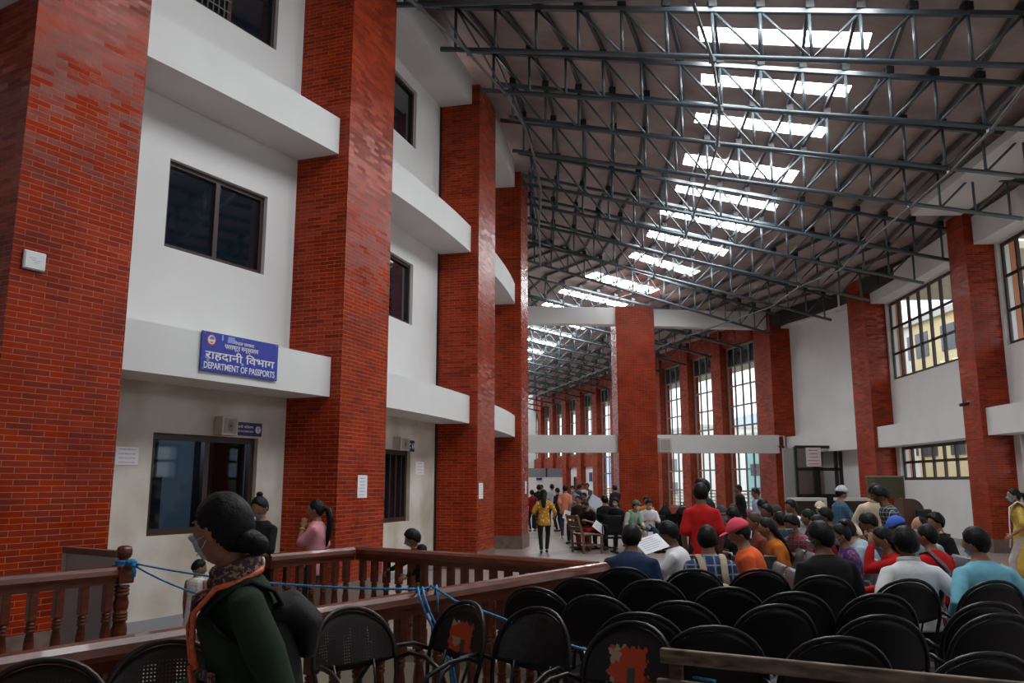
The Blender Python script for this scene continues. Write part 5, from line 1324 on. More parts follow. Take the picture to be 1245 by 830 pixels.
    if hair != 'none':
        mb = MB(); grid(mb.bm, hairfn, Mh, hs, nu=44, nv=30)
        def hp(v): return Mh @ (V(v)*hs)
        if hair == 'bun': mb.ellipsoid(hp((0, -.06, .115)), .046*hs, .044*hs, .036*hs)
        if hair == 'topknot': mb.ellipsoid(hp((.01, -.055, .125)), .036*hs, .036*hs, .030*hs)
        if hair == 'lowbun': mb.ellipsoid(hp((0, -.125, -.055)), .046*hs, .036*hs, .036*hs); mb.ellipsoid(hp((0, -.09, -.04)), .05*hs, .05*hs, .04*hs)
        if hair == 'pony': mb.capsule([hp((0, -.085, .02)), hp((0, -.145, .0)), hd+V((0, -.165, -.12))*1, hd+V((0, -.15, -.26)), hd+V((0, -.13, -.38))], [.030, .038, .040, .034, .012], 12)
        if hair == 'long': mb.capsule([hp((0, -.055, .03)), hp((0, -.085, -.06)), neck+V((0, -.095, .02)), spine(.82)+V((0, -.135*s, 0)), spine(.6)+V((0, -.15*s, 0))], [(.075*hs, .05*hs), (.078*hs, .045*hs), (.075*s, .035*s), (.07*s, .026*s), (.045*s, .018*s)], 14, RX)
        mb.obj('hair', hairm, o)
    if cap:
        z0 = .20 if cap != 'beanie' else .12
        def capfn(a, b, c):
            p = head_pt(a, b, c); zz = c + (.10*b if cap != 'beanie' else .12*b*-1); t = sstep((zz-z0)/.10); return p + V((a, b, c*1.15))*(.030*t - .03*(1-t))
        mb = MB(); grid(mb.bm, capfn, Mh, hs, nu=40, nv=26)
        if cap == 'peak':
            mb.ellipsoid(Mh @ (V((0, .125, .035))*hs), .066*hs, .070*hs, .008*hs, hm.to_3x3() @ Matrix.Rotation(R(-12), 3, 'X'), 16, 8); mb.ellipsoid(Mh @ (V((0, -.01, .152))*hs), .010*hs, .010*hs, .007*hs)
        mb.obj('cap', capm, o)
    if mask:
        mm = maskm or MASKM; sh_ = {'on': 0, 'chin': -.32}[mask]
        def maskfn(a, b, c):
            p = head_pt(a, b, c); ph = abs(math.atan2(a, b)); cc = c - sh_
            t = sstep((1.02-ph)/.16)*sstep((cc+.90)/.12)*sstep((-.10-cc+.10*(1-min(1, ph*2)))/.10)
            q = V((p.x, p.y*(1+.03*t), p.z)); return q + V((a*.4, b, c*.15))*(.011*t) - V((a, b, c))*(.022*(1-t))
        mb = MB(); grid(mb.bm, maskfn, Mh, hs, nu=56, nv=40)
        for k in (-1, 1):
            for z in (-.025, -.075): mb.tube([Mh @ (V(p)*hs) for p in ((k*.063, .055, z+sh_*.1), (k*.078, .022, z*.6), (k*.083, -.012, .008))], .0018*hs, 5)
        mb.obj('face_mask', mm, o)
    PR[label] = dict(o=o, Mh=Mh, hd=hd, neck=neck, sh=sh, el=el, wr=wr, spine=spine, s=s, hip=hip, kn=kn, hs=hs, vox=vox)
    return o
PR = {}
def world(label, p): d = PR[label]; o = d['o']; return Matrix.Translation(o.location) @ Matrix.Rotation(o.rotation_euler.z, 4, 'Z') @ V(p)
def sheet(px, py, Y, w, h, rx, ry, rz, label, m=PAPER, name='paper_sheet', t=.003, cat='paper'):
    c = at_y(px, py, Y); o = empty(name, c, 0, label, cat); o.rotation_euler = (R(rx), R(ry), R(rz))
    mb = MB(); mb.box(-w/2, w/2, -h/2, h/2, 0, t); mb.obj('sheet', m, o)
    if m is PAPER:
        mb = MB(); rg = random.Random(int(px))
        for k in range(6):
            y = h*(.36-.13*k); mb.quad((-w*.38, y-.004, t+.0006), (w*rg.uniform(.1, .38), y-.004, t+.0006), (w*rg.uniform(.1, .38), y+.004, t+.0006), (-w*.38, y+.004, t+.0006))
        mb.obj('print', INK, o)
    return o
# ------------------------------------------------------------------ colours
GREEN = cloth('dark_green', (.020, .038, .018)); NAVYC = cloth('navy', (.016, .034, .085)); WHITEC = cloth('white', (.72, .72, .74), noise=.06); REDC = cloth('red', (.52, .012, .012)); BLK = cloth('black', (.010, .010, .011))
PEACH = cloth('peach', (.72, .26, .16)); GREYC = cloth('grey', (.24, .25, .26)); GBLUE = cloth('grey_blue', (.34, .42, .50)); SKYC = cloth('pale_blue', (.20, .50, .64)); ORNG = cloth('orange_red', (.80, .12, .03)); RUST = cloth('rust_orange', (.55, .15, .02))
PINK = cloth('pink', (.72, .30, .34)); MAROON = cloth('maroon', (.13, .022, .04)); CREAMC = cloth('cream', (.66, .54, .38)); PURP = print_mat('cloth_purple_print', (.05, .018, .16), (.30, .09, .07), 26, .58); YELP = print_mat('cloth_mustard_print', (.56, .25, .012), (.78, .66, .45), 20, .62); YELK = print_mat('cloth_yellow_print', (.62, .42, .06), (.60, .55, .40), 24, .62)
PLD1 = plaid_mat('cloth_navy_check', (.020, .035, .095), (.26, .31, .40), (.045, .075, .16), 80); PLD2 = plaid_mat('cloth_black_white_check', (.012, .018, .022), (.30, .34, .35), (.05, .07, .08), 110); PLD3 = plaid_mat('cloth_blue_check', (.035, .10, .17), (.08, .17, .24), (.025, .06, .11), 110)
LGREY = cloth('light_grey', (.45, .46, .48)); JEANS = cloth('jeans', (.04, .065, .12)); BEIGE = cloth('beige_trousers', (.40, .32, .22)); OLIVE = cloth('olive', (.16, .17, .10)); DRED = cloth('dark_red', (.22, .012, .012)); DTEAL = cloth('dark_teal', (.02, .05, .07)); WDRESS = print_mat('cloth_white_lace', (.74, .72, .70), (.50, .47, .46), 40, .6)

# ------------------------------------------------------------------ along the brick wall
w1 = 'person in dark green long-sleeved top with orange lanyard and black backpack, walking left in front'
person(311, 2.76, 112, w1, 'walk', 1.65, lean=5, hfwd=.02, hyaw=-36, hpitch=4, armL=(-.205, .07, .87), armR=(.12, .27, .92), top=GREEN, sleeve='long', hem=.06, hair='lowbun', fem=True, mask='on', skin=0, wide=.98, curl=.9)
def extras_front():
    d = PR[w1]; o = d['o']; sp = d['spine']; s = d['s']; nk = d['neck']
    WOVEN = print_mat('woven_collar_cloth', (.10, .02, .03), (.45, .30, .12), 60, .55, (.05, .05, .14)); LAN = mat('orange_lanyard', (.80, .10, .03), .5, noise=.3, nscale=60, second=(.85, .25, .14))
    mb = MB()
    for dz_, r_ in ((0, .085), (.03, .078)):
        mb.tube([nk + V((r_*s*cos(t), r_*.86*s*sin(t)+.006, -.02+dz_-.028*sin(t))) for t in [2*pi*q/20 for q in range(20)]], [(.024, .013)]*20, 8, closed=True)
    mb.obj('woven_scarf', WOVEN, o)
    mb = MB(); mb.ellipsoid(nk+V((-.01, -.078, .022)), .022, .007, .016); mb.obj('white_collar_tag', WHITEC, o)
    mb = MB(); mb.capsule([nk+V((-.045, .075, -.06)), sp(.80)+V((-.045, .135, .02)), sp(.62)+V((-.02, .150, .0))], [(.030, .012), (.034, .012), (.024, .010)], 10, (1, 0, 0)); mb.obj('scarf_end', WOVEN, o)
    mb = MB(); mb.tube([nk+V((.03, -.080, .01)), nk+V((-.055, -.07, .0)), nk+V((-.100, .0, -.030)), sp(.86)+V((-.105, .075, .025)), sp(.72)+V((-.072, .142, .02)), sp(.52)+V((-.04, .150, .02)), sp(.40)+V((-.03, .138, .01))], .0095, 8); mb.obj('lanyard', LAN, o)
    mb = MB(); mb.tube([nk+V((.03, -.080, .01)), nk+V((.085, .0, -.03)), sp(.84)+V((.05, .120, .0)), sp(.66)+V((.0, .155, .0)), sp(.48)+V((-.02, .152, .0)), sp(.40)+V((-.03, .140, .01))], .0095, 8); mb.obj('lanyard', LAN, o)
    mb = MB(); c = sp(.36)+V((-.035, .15, .0)); mb.tube([c+V((.012*cos(t), .01*sin(t), .035*sin(t)+.012*cos(t))) for t in [2*pi*q/14 for q in range(14)]], .007, 7, closed=True); mb.obj('lanyard_loop', LAN, o)
    mb = MB(); mb.box(-.075, .02, .0, .012, -.016, .016, Matrix.Translation(sp(.40)+V((-.055, .112, -.005))) @ Matrix.Rotation(R(22), 4, 'Z'), .004); mb.obj('woven_trim', WOVEN, o)
    for k in (-1, 1):
        mb = MB(); a = d['sh'][k]
        mb.tube([sp(.80)+V((k*.10, -.120, .0)), a+V((-k*.05, -.085, .035)), a+V((-k*.052, -.015, .064)), a+V((-k*.05, .062, .028)), sp(.76)+V((k*.118, .118, 0)), sp(.66)+V((k*.158, .070, 0)), sp(.56)+V((k*.165, -.01, 0)), sp(.48)+V((k*.14, -.10, 0))], [(.030, .008)]*8, 10, ref=(1, 0, 0)); mb.obj('backpack_strap', BLK, o)
    p = empty('backpack', o.location, 0, 'black backpack with a soft hood top, worn by the green-topped person in front', 'backpack'); p.rotation_euler = o.rotation_euler
    BP = mat('black_backpack_cloth', (.008, .008, .009), .8, bump=.3, bscale=20)
    mb = MB(); mb.capsule([V((0, -.15, .70)), V((0, -.145, .82)), V((0, -.125, .95)), V((0, -.10, 1.08)), V((0, -.065, 1.20))], [(.14, .050), (.155, .058), (.155, .062), (.145, .070), (.12, .065)], 18, (1, 0, 0)); remesh('bag_body', mb, BP, p, .012, 4)
    mb = MB(); mb.capsule([V((0, -.06, 1.24)), V((0, -.13, 1.25)), V((0, -.185, 1.20)), V((0, -.185, 1.12))], [(.115, .045), (.125, .060), (.115, .055), (.09, .035)], 16, (1, 0, 0)); remesh('hood_flap', mb, BP, p, .012, 4)
extras_front()
w2 = 'person in black T-shirt with hair in a topknot, standing by the ground floor window'
person(322, 8.35, 150, w2, 'stand', 1.53, lean=3, hyaw=12, hpitch=24, armL=(-.06, .27, 1.00), armR=(.03, .27, 1.0), top=BLK, hem=.05, hair='topknot', fem=True, mask='chin', maskm=MASKB)
d = PR[w2]; o = d['o']
me = text_mesh('ure', .13, .035, .001); me2 = link('shirt_print', me, SIGNW, o); me2.matrix_local = Matrix.Translation(d['spine'](.66)+V((-.0, .150, .0))) @ Matrix.Rotation(R(90), 4, 'X') @ Matrix.Rotation(R(180), 4, 'Y')
w3 = 'person in pink blouse with a long ponytail, hand raised to the mouth'
person(386, 9.25, 88, w3, 'stand', 1.47, lean=-2, hyaw=2, hpitch=2, armL=(-.05, .125, 1.185), armR=(.16, .12, .86), top=PINK, hem=.05, hair='pony', fem=True, curl=1.2)
d = PR[w3]; mb = MB(); c = d['wr'][-1]; ax = (d['wr'][-1]-d['el'][-1]).normalized(); q_ = ax.orthogonal().normalized(); r_ = ax.cross(q_)
mb.tube([c-ax*.03+q_*.028*cos(t)+r_*.028*sin(t) for t in [2*pi*k/14 for k in range(14)]], .006, 6, closed=True); mb.obj('wristband', mat('yellow_green_band', (.55, .62, .08), .5), d['o'])
o = empty('shoulder_bag', world(w3, (.20, .06, .68)), R(88), 'small dark red bag hanging beside the person in the pink blouse', 'bag')
mb = MB(); mb.box(-.03, .03, -.11, .11, -.09, .09, None, .02); mb.obj('pouch', DRED, o); mb = MB(); mb.tube([(0, -.09, .09), (-.03, -.04, .3), (-.06, .0, .40), (-.03, .04, .3), (0, .09, .09)], .006, 6); mb.obj('strap', BLK, o)
person(247, 8.0, -18, 'small child in white lace dress standing behind the blue rope', 'stand', .93, lean=0, hyaw=-38, hpitch=10, armL=(-.15, .03, .40), armR=(.15, .05, .40), top=WDRESS, sleeve='none', dress=.27, hair='crop', bare=True, skin=0)
w5 = 'child in black hooded top leaning over the short railing, wearing a mask'
person(513, 8.93, 93, w5, 'stand', 1.17, lean=10, hyaw=0, hpitch=22, armL=(-.30, .12, .72), armR=(-.10, .40, .70), top=BLK, sleeve='long', hem=.03, hair='big', mask='on', bottom=OLIVE)
d = PR[w5]; mb = MB(); mb.ellipsoid(d['neck']+V((0, -.07, -.02)), .09, .06, .05); mb.obj('hood', BLK, d['o'])

# ------------------------------------------------------------------ standing and walking in the hall
w6 = 'person in mustard patterned blouse and black trousers walking away, very long black hair'
person(661, 20.2, -4, w6, 'walk', 1.52, lean=2, hpitch=2, armL=(-.22, .08, .80), armR=(.25, .12, .86), top=YELP, sleeve='long', hem=.10, hair='long', fem=True, legs=[(-.06, -.12, .085), (.06, .16, .085)])
o = empty('handbag', world(w6, (-.24, .02, .80)), 0, 'black handbag on the shoulder of the person in the mustard blouse', 'bag'); mb = MB(); mb.box(-.05, .05, -.15, .15, -.22, .10, None, .03); mb.obj('pouch', BLK, o); mb = MB(); mb.tube([(0, -.1, .1), (.04, -.05, .45), (.05, 0, .52), (.04, .05, .45), (0, .1, .1)], .012, 6); mb.obj('strap', BLK, o)
person(687, 25.5, -10, 'person in peach T-shirt and jeans standing with back turned', 'stand', 1.60, hpitch=4, armL=(-.12, -.12, .80), armR=(.12, -.13, .78), top=PEACH, bottom=JEANS, hem=.04, shoe=SHOEW)
sheet(691, 626.5, 25.3, .30, .26, 78, 20, 0, 'pale paper held behind the person in the peach T-shirt')
person(697.5, 27.0, 150, 'person in grey T-shirt standing just right of the peach T-shirt', 'stand', 1.58, armL='front', armR='down', top=GREYC, bottom=BEIGE, mask='on')
far = [(647.5, 29, 20, 'person in dark red top standing at the far left beside the fourth pillar', DRED, 1.42, 'short'), (655, 31, -10, 'person in black top standing beyond the mustard blouse, on its left', BLK, 1.60, 'big'), (659, 36, 150, 'person in navy top partly hidden beyond the mustard blouse', NAVYC, 1.60, 'short'),
       (671.5, 32, 10, 'person in light grey T-shirt standing between mustard and peach tops', LGREY, 1.62, 'short'), (679, 29, 40, 'person in black jacket standing just left of the peach T-shirt', BLK, 1.50, 'tied'),
       (703, 31, -60, 'person in teal shirt standing beyond the grey T-shirt', DTEAL, 1.62, 'short'), (708.5, 34, 160, 'person in white shirt standing at the far doorway', WHITEC, 1.66, 'short'), (714, 35, 170, 'person in white and grey check shirt standing by the far white wall', PLD2, 1.66, 'short'),
       (712, 28, 100, 'person in black top standing before the far doorway', BLK, 1.34, 'tied')]
for px, Y, yw, lb, tm, hh, hr_ in far: person(px, Y, yw, lb, 'stand', hh, top=tm, hair=hr_, armL='front' if yw > 90 else 'down')
person(748, 30.2, 15, 'person in dark shirt standing against the bright far window left of the centre pillar', 'stand', 1.58, top=cloth('near_black_violet', (.025, .018, .028)), hair='short', armR='front', sleeve='long')
person(852, 9.9, -6, 'person in bright red T-shirt standing with back turned', 'stand', 1.66, hpitch=0, hyaw=0, top=REDC, hair='short', hem=.06, skin=1, wide=.93)
person(859, 11.6, 60, 'person in dark clothes standing beyond the red T-shirt', 'stand', 1.72, top=BLK, hair='big', skin=1, armR='phone', sleeve='long')
person(900, 22.0, 95, 'person in black shirt standing by the long windows, facing left', 'stand', 1.62, top=BLK, sleeve='long', hair='short', hpitch=2, armR='hip', skin=1)
person(1018, 14.2, -82, 'person in pale beanie and dark blue shirt standing by the counter', 'stand', 1.60, top=PLD3, sleeve='long', hair='short', cap='beanie', capm=mat('pale_striped_beanie', (.55, .60, .64), .9, noise=.4, nscale=40), hpitch=18, armL=(-.10, .34, 1.06), armR=(.12, .34, 1.02))
person(1061, 11.9, 172, 'person in cream long-sleeved shirt standing and looking down', 'stand', 1.66, top=CREAMC, sleeve='long', hair='short', hpitch=34, skin=1, hem=.14, armL=(-.23, .10, .90), armR=(.24, .14, .92), collar=CREAMC, hyaw=5)
person(1087, 11.1, 78, 'person in black and white check shirt leaning towards the cream shirt', 'stand', 1.64, top=PLD2, sleeve='long', hair='big', hpitch=30, lean=16, skin=1, armL=(-.10, .30, 1.0), armR=(.12, .30, 1.02))
w41 = 'person in yellow kurta with white shawl walking at the right edge'
person(1237, 13.0, 62, w41, 'walk', 1.60, top=YELK, sleeve='short', dress=.50, hair='pony', fem=True, mask='on', maskm=MASKB, hpitch=4, hyaw=10, armL=(-.20, .16, .86), armR=(.2, .1, .86), bottom=cloth('pale_churidar', (.60, .52, .50)), shoe=SHOEW, legs=[(-.07, .10, .085), (.07, -.16, .10)])
d = PR[w41]; SHAWL = cloth('white_shawl', (.72, .69, .70), noise=.08)
mb = MB(); sp = d['spine']; mb.tube([sp(.0)+V((-.12, -.17, -.12)), sp(.5)+V((-.12, -.155, 0)), sp(.88)+V((-.12, -.11, .03)), sp(.96)+V((-.115, .0, .055)), sp(.85)+V((-.12, .12, .02)), sp(.5)+V((-.13, .15, 0)), sp(.05)+V((-.15, .17, 0)), sp(-.35)+V((-.16, .19, 0))], [(.060, .010)]*8, 10, ref=(1, 0, 0)); mb.obj('shawl', SHAWL, d['o'])
sheet(1226, 697, 12.75, .30, .21, 70, 25, 20, 'folded white papers in the hand of the person in the yellow kurta')

# ------------------------------------------------------------------ seated people
def sit(px, Y, yaw, label, **k): return person(px, Y, yaw, label, 'sit', k.pop('ht', 1.66), **k)
sit(764, 7.45, -14, 'person in navy jacket seated with back turned beside the railing end', top=NAVYC, sleeve='long', hair='short', lean=14, hpitch=6, hyaw=-6, ht=1.66, wide=1.12, skin=1)
w16 = 'person in white shirt seated beside the navy jacket, holding papers'
sit(829, 8.1, 66, w16, top=WHITEC, sleeve='long', hair='short', lean=12, hpitch=22, hyaw=-8, armL=(-.16, .44, .84), armR=(.1, .40, .80), bottom=BEIGE, skin=1)
sheet(792, 661, 7.75, .27, .20, 34, -14, 24, 'white papers held out by the seated person in the white shirt, beside the navy jacket')
w18 = 'person in navy check shirt with beige backpack straps, seated with back turned'
sit(861, 7.25, 0, w18, top=PLD1, sleeve='long', hair='short', lean=10, hpitch=4, ht=1.64, hyaw=-12)
STRAP = mat('beige_strap', (.42, .33, .23), .85, noise=.2, nscale=30)
d = PR[w18]; sp = d['spine']
for k in (-1, 1):
    mb = MB(); a = d['sh'][k]; mb.tube([sp(.42)+V((k*.10, -.165, 0)), sp(.70)+V((k*.085, -.165, 0)), a+V((-k*.075, -.085, .055)), a+V((-k*.07, .0, .085)), a+V((-k*.07, .09, .03)), sp(.5)+V((k*.14, .11, 0))], [(.030, .009)]*6, 10, ref=(1, 0, 0)); mb.obj('backpack_strap', STRAP, d['o'])
o = empty('backpack', world(w18, (0, -.22, .66)), 0, 'beige backpack on the back of the person in the navy check shirt', 'backpack')
mb = MB(); mb.capsule([V((0, 0, -.14)), V((0, -.02, 0)), V((0, 0, .12))], [(.15, .07), (.16, .085), (.13, .06)], 16, (1, 0, 0)); remesh('bag_body', mb, STRAP, o, .014, 4)
mb = MB(); mb.box(-.10, .10, -.12, -.07, -.12, .0, None, .02); mb.obj('front_pocket', STRAP, o)
sit(1002, 6.85, 8, 'person in black top seated with back turned, masked face turned left', top=BLK, sleeve='long', hair='big', lean=8, hyaw=38, hpitch=6, mask='on', ht=1.74, wide=1.12, skin=1)
sit(1103, 6.55, 2, 'person in white shirt seated with back turned, nearest of the white shirts', top=WHITEC, sleeve='long', hair='big', lean=8, hpitch=8, ht=1.68, wide=1.08, armL=(-.26, .12, .62), armR=(.30, .1, .60), skin=1, collar=WHITEC)
sit(1191, 6.45, 6, 'person in pale blue long-sleeved T-shirt seated with back turned', top=SKYC, sleeve='long', hair='short', lean=8, hyaw=30, hpitch=6, mask='chin', maskm=MASKB, ht=1.70, wide=1.08, armL=(-.28, .08, .62), armR=(.28, .16, .62))
sit(917, 7.9, 72, 'person in orange red jacket and pink cap seated leaning forward', top=ORNG, sleeve='long', hair='short', cap='peak', capm=mat('pink_cap', (.72, .06, .11), .8), lean=13, hpitch=16, hyaw=12, ht=1.70, wide=1.08)
gang(hx(917, 7.9), 7.9, R(84), 2, 'grey steel waiting seats under the person in the orange red jacket', pitch=.58)
sit(949, 9.7, 80, 'person in rust orange top with loose dark hair seated facing left', top=RUST, sleeve='long', hair='long', fem=True, lean=16, hpitch=10, ht=1.60)
sit(928, 10.35, 84, 'person with brown hair seated beyond the rust orange top', top=RUST if False else cloth('dark_rust', (.20, .05, .03)), sleeve='long', hair='long', hairm=HAIRB, fem=True, lean=10, hpitch=10, ht=1.66)
gang(hx(949, 9.7), 9.72, R(84), 3, 'grey steel waiting seats under the person in the rust orange top', pitch=.60)
sit(875, 13.2, 172, 'person in maroon shirt, dark cap and mask seated facing the camera', top=MAROON, sleeve='long', hair='short', cap='peak', capm=mat('dark_cap', (.03, .02, .025), .8), mask='on', lean=4, hpitch=4, armL=(-.26, .34, .72), ht=1.62)
person(968, 13.0, 110, 'person in white long-sleeved T-shirt perched sideways with hand on hip', 'sit', 1.66, sitz=.66, top=WHITEC, sleeve='long', hair='short', lean=10, hpitch=6, armL=(-.30, -.04, .78), armR=(.2, .25, .78), skin=1)
sit(995, 16.2, 160, 'person in beige cap and mask seated in front of the left counter', top=cloth('steel_blue', (.06, .12, .20)), hair='short', cap='peak', capm=mat('beige_cap', (.62, .50, .36), .8), mask='on', ht=1.62, hpitch=4)
sit(975, 10.6, 118, 'person in red and dark check top with mask looking down at hands', top=plaid_mat('cloth_red_dark_check', (.25, .02, .03), (.22, .16, .18), (.04, .03, .07), 120), sleeve='long', hair='big', mask='on', lean=20, hpitch=26, armL='front', armR='front', bottom=JEANS, ht=1.66)
sit(1031, 8.5, 78, 'person in purple patterned top with tied hair and mask seated facing left', top=PURP, hair='bun', fem=True, mask='on', lean=8, hpitch=10, ht=1.54)
sit(1061, 9.2, 72, 'person in grey blue shirt bending forward beyond the purple top', top=GBLUE, sleeve='short', hair='short', lean=28, hpitch=8, hyaw=10, ht=1.72, wide=1.08, armL=(-.2, .50, .66), armR=(.16, .52, .66), skin=2)
gang(hx(1034, 8.5), 8.5, R(82), 3, 'grey steel waiting seats under the purple top and the grey blue shirt', pitch=.62)
sit(1077, 10.4, 60, 'person in dark grey shirt seated behind the raised hand, looking down', top=cloth('charcoal', (.07, .07, .085)), sleeve='long', hair='big', lean=20, hpitch=28, ht=1.70)
sit(1088, 7.75, 78, 'person in red top holding a hand to the face', top=REDC, sleeve='long', hair='long', fem=True, lean=12, hpitch=14, armL='face', armR=(.10, .32, .66), ht=1.58, maskm=MASKB, mask='chin')
sit(1133, 7.95, 22, 'person in red top with a grey shoulder strap seated with back turned', top=REDC, sleeve='long', hair='tied', fem=True, lean=8, hyaw=20, hpitch=6, ht=1.58, wide=1.06)
d = PR['person in red top with a grey shoulder strap seated with back turned']; sp = d['spine']
mb = MB(); mb.tube([d['sh'][-1]+V((.05, .06, .05)), d['sh'][-1]+V((.06, -.03, .085)), sp(.72)+V((-.05, -.15, 0)), sp(.4)+V((.06, -.145, 0)), sp(.1)+V((.15, -.10, 0))], [(.026, .009)]*5, 10, ref=(1, 0, 0)); mb.obj('bag_strap', cloth('grey_strap', (.13, .13, .16)), d['o'])
mb = MB(); mb.ellipsoid(d['Mh'] @ V((.03, -.115, .03)), .018, .008, .010); mb.obj('hair_clip', mat('pale_clip', (.7, .6, .4), .4), d['o'])
gang(hx(1133, 7.95), 7.95, R(28), 2, 'dark red waiting seats with grey frame under the red top with shoulder strap', shell=RSEAT, first=-.56)
gang(hx(1088, 7.75), 7.75, R(82), 1, 'grey steel waiting seat under the person with hand to face')
sit(1107, 9.55, 80, 'person in bright blue cap seated facing left', top=GREYC, hair='short', cap='peak', capm=mat('bright_blue_cap', (.03, .10, .48), .8), lean=16, hpitch=14, ht=1.62)
sit(1124, 9.3, 104, 'balding person with pale mask seated facing left', top=GBLUE, sleeve='long', hair='bald', hairm=HAIRM, mask='on', lean=8, hpitch=4, ht=1.64, skin=2)
sit(1141, 10.6, 96, 'person with black hair seated beyond the balding masked person', top=BLK, hair='big', lean=6, ht=1.62)
gang(hx(1112, 9.6), 9.3, R(88), 3, 'grey steel waiting seats under the bright blue cap', pitch=.62)
# middle distance
sit(889, 14.6, 176, 'person in black top with receding hair seated facing the camera', top=BLK, hair='crop', skin=1, hpitch=4, ht=1.64)
sit(893, 12.6, 30, 'person in black top seated with back turned beyond the pink cap', top=BLK, hair='big', ht=1.64, skin=1)
sit(935, 13.3, 108, 'person in black T-shirt seated facing left beyond the brown hair', top=BLK, hair='short', ht=1.70, hpitch=4, skin=1)
person(921, 18.5, 100, 'person in light blue shirt standing half hidden by the windows', 'stand', 1.55, top=cloth('light_blue', (.38, .50, .68)), hair='short', skin=1)
sit(930, 15.5, 40, 'person in dark jacket seated beyond the light blue shirt', top=BLK, hair='big', ht=1.78)
sit(945, 14.0, 120, 'person in dark cap seated left of the white long-sleeved T-shirt', top=NAVYC, hair='short', cap='peak', capm=MATS['dark_cap'], ht=1.60)
sit(950, 11.7, 20, 'person in teal top seated with back turned, left of the white long-sleeved T-shirt', top=DTEAL, hair='big', ht=1.54)
sit(990, 11.5, 60, 'person with black hair seated right of the red check top', top=BLK, hair='tied', ht=1.66, lean=8)
sit(1003, 9.7, 82, 'person in dark red top with long black hair seated facing left', top=DRED, hair='long', fem=True, lean=8, hpitch=10, ht=1.64)
sit(1007, 12.0, 70, 'person in black jacket seated below the beige cap', top=BLK, hair='big', ht=1.66)
gang(hx(893, 12.6), 12.6, R(30), 1, 'grey steel waiting seats in the middle of the crowd', pitch=.62)
gang(hx(935, 13.3), 13.3, R(108), 1, 'grey steel waiting seats beyond the rust orange top', pitch=.62)
gang(hx(975, 10.6), 10.6, R(118), 1, 'grey steel waiting seats under the red and dark check top', pitch=.62)
sit(722, 21.3, 128, 'person in black top and red trousers seated writing on a paper', top=BLK, sleeve='short', bottom=DRED, hair='tied', fem=True, lean=30, hpitch=26, armL=(-.12, .36, .72), armR=(.02, .36, .72), ht=1.64, mask='on', maskm=BLK)
sheet(729, 641, 20.75, .34, .24, 50, 38, 0, 'white paper on the knees of the person in black top and red trousers')
w12 = 'person in olive cap with bright green backpack straps seated leaning forward'
sit(764, 20.2, 208, w12, top=LGREY, sleeve='long', hair='short', cap='peak', capm=mat('olive_cap', (.09, .095, .06), .8), mask='on', maskm=mat('white_mask', (.6, .62, .64), .8), lean=28, hpitch=-4, hyaw=8, armL='knee', armR='knee', bottom=BEIGE, shoe=SHOEW)
d = PR[w12]; sp = d['spine']
for k in (-1, 1):
    mb = MB(); a = d['sh'][k]; mb.tube([a+V((-k*.06, -.09, .02)), a+V((-k*.06, .0, .085)), a+V((-k*.06, .09, .03)), sp(.55)+V((k*.10, .15, 0)), sp(.2)+V((k*.15, .08, 0))], [(.026, .009)]*5, 8, ref=(1, 0, 0)); mb.obj('backpack_strap', mat('bright_green_strap', (.05, .55, .12), .6), d['o'])
sit(787, 20.6, 180, 'person in white shirt and mask seated facing the camera, reading a sheet', top=WHITEC, sleeve='short', hair='short', mask='on', lean=14, hpitch=24, armL='read', armR='read', bottom=JEANS, ht=1.62)
sheet(786, 653, 20.15, .34, .27, 68, 0, 0, 'pale sheet read by the seated person in white shirt and mask', m=mat('lilac_paper', (.68, .64, .74), .8))
sit(785, 23.5, 175, 'person in orange top seated behind the white shirt and mask', top=cloth('bright_orange', (.75, .26, .03)), hair='big', ht=1.62)
sit(736, 22.0, 20, 'person in black T-shirt seated with back turned, left of the olive cap', top=BLK, hair='big', ht=1.72, wide=1.1)
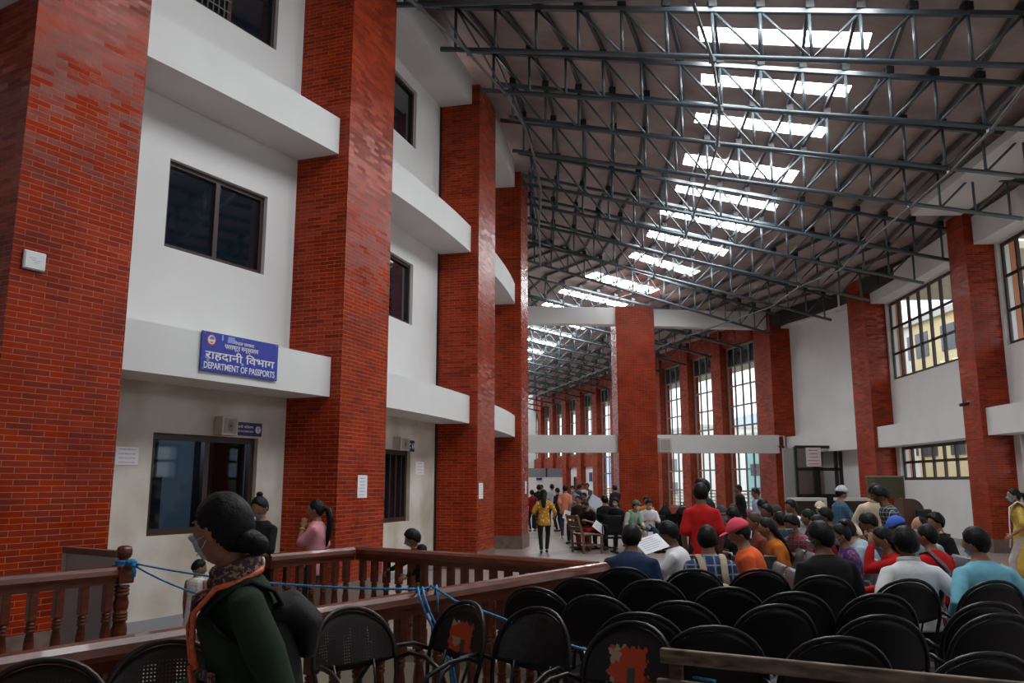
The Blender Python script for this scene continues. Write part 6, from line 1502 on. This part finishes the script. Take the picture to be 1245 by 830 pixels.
sit(749, 21.4, 150, 'person with blue mask seated between black T-shirt and olive cap', top=BLK, hair='big', mask='on', ht=1.60)
sit(704, 23.5, 150, 'person in dark top seated below the grey T-shirt', top=cloth('brown_black', (.03, .022, .02)), hair='tied', ht=1.66)
sit(722, 23.8, 160, 'person in white top seated behind the black top and red trousers', top=WHITEC, hair='big', ht=1.66, armL='read', armR='read')
sheet(725, 611, 23.3, .42, .32, 80, 30, 0, 'large pale sheet held up behind the black top and red trousers', m=mat('pale_blue_paper', (.62, .64, .76), .8))
gang(hx(722, 21.3), 21.4, R(128), 2, 'black metal waiting seats under the black top and red trousers', shell=DSEAT, frame=BLACKM)
gang(hx(764, 20.2)+.15, 20.4, R(190), 3, 'black metal waiting seats under the olive cap and the white shirt', shell=DSEAT, frame=BLACKM, first=-.66)
gang(hx(738, 22), 21.9, R(24), 2, 'black metal waiting seats under the black T-shirt left of the olive cap', shell=DSEAT, frame=BLACKM)
gang(hx(808, 22), 22.2, R(5), 3, 'row of black metal waiting seats left of the red T-shirt', shell=DSEAT, frame=BLACKM)
gang(hx(808, 16.5), 16.2, R(2), 2, 'pair of black metal waiting seats right of the white shirt and mask', shell=DSEAT, frame=BLACKM)
gang(hx(878, 9.6), 9.7, R(-8), 2, 'grey steel waiting seats between the red T-shirt and the pink cap', pitch=.6, first=-.3)
# dark bags left on the black seats
for px, Y, lb in ((808, 22.1, 'black bag on the row of seats, left one of two'), (829, 22.2, 'black bag on the row of seats, right one of two')):
    q = at_y(px, 640, Y); o = empty('bag', (q.x, q.y, .47), R(20), lb, 'bag'); mb = MB(); mb.capsule([V((0, 0, .12)), V((0, 0, .30)), V((0, -.05, .46)), V((0, -.05, .56))], [(.20, .13), (.22, .15), (.17, .12), (.08, .06)], 14, (1, 0, 0)); remesh('bag_body', mb, BLK, o, .02, 4)
    mb = MB(); mb.tube([(-.05, -.05, .60), (-.03, -.05, .68), (.03, -.05, .68), (.05, -.05, .60)], .012, 6); mb.obj('handle', BLK, o)
finish_jobs()
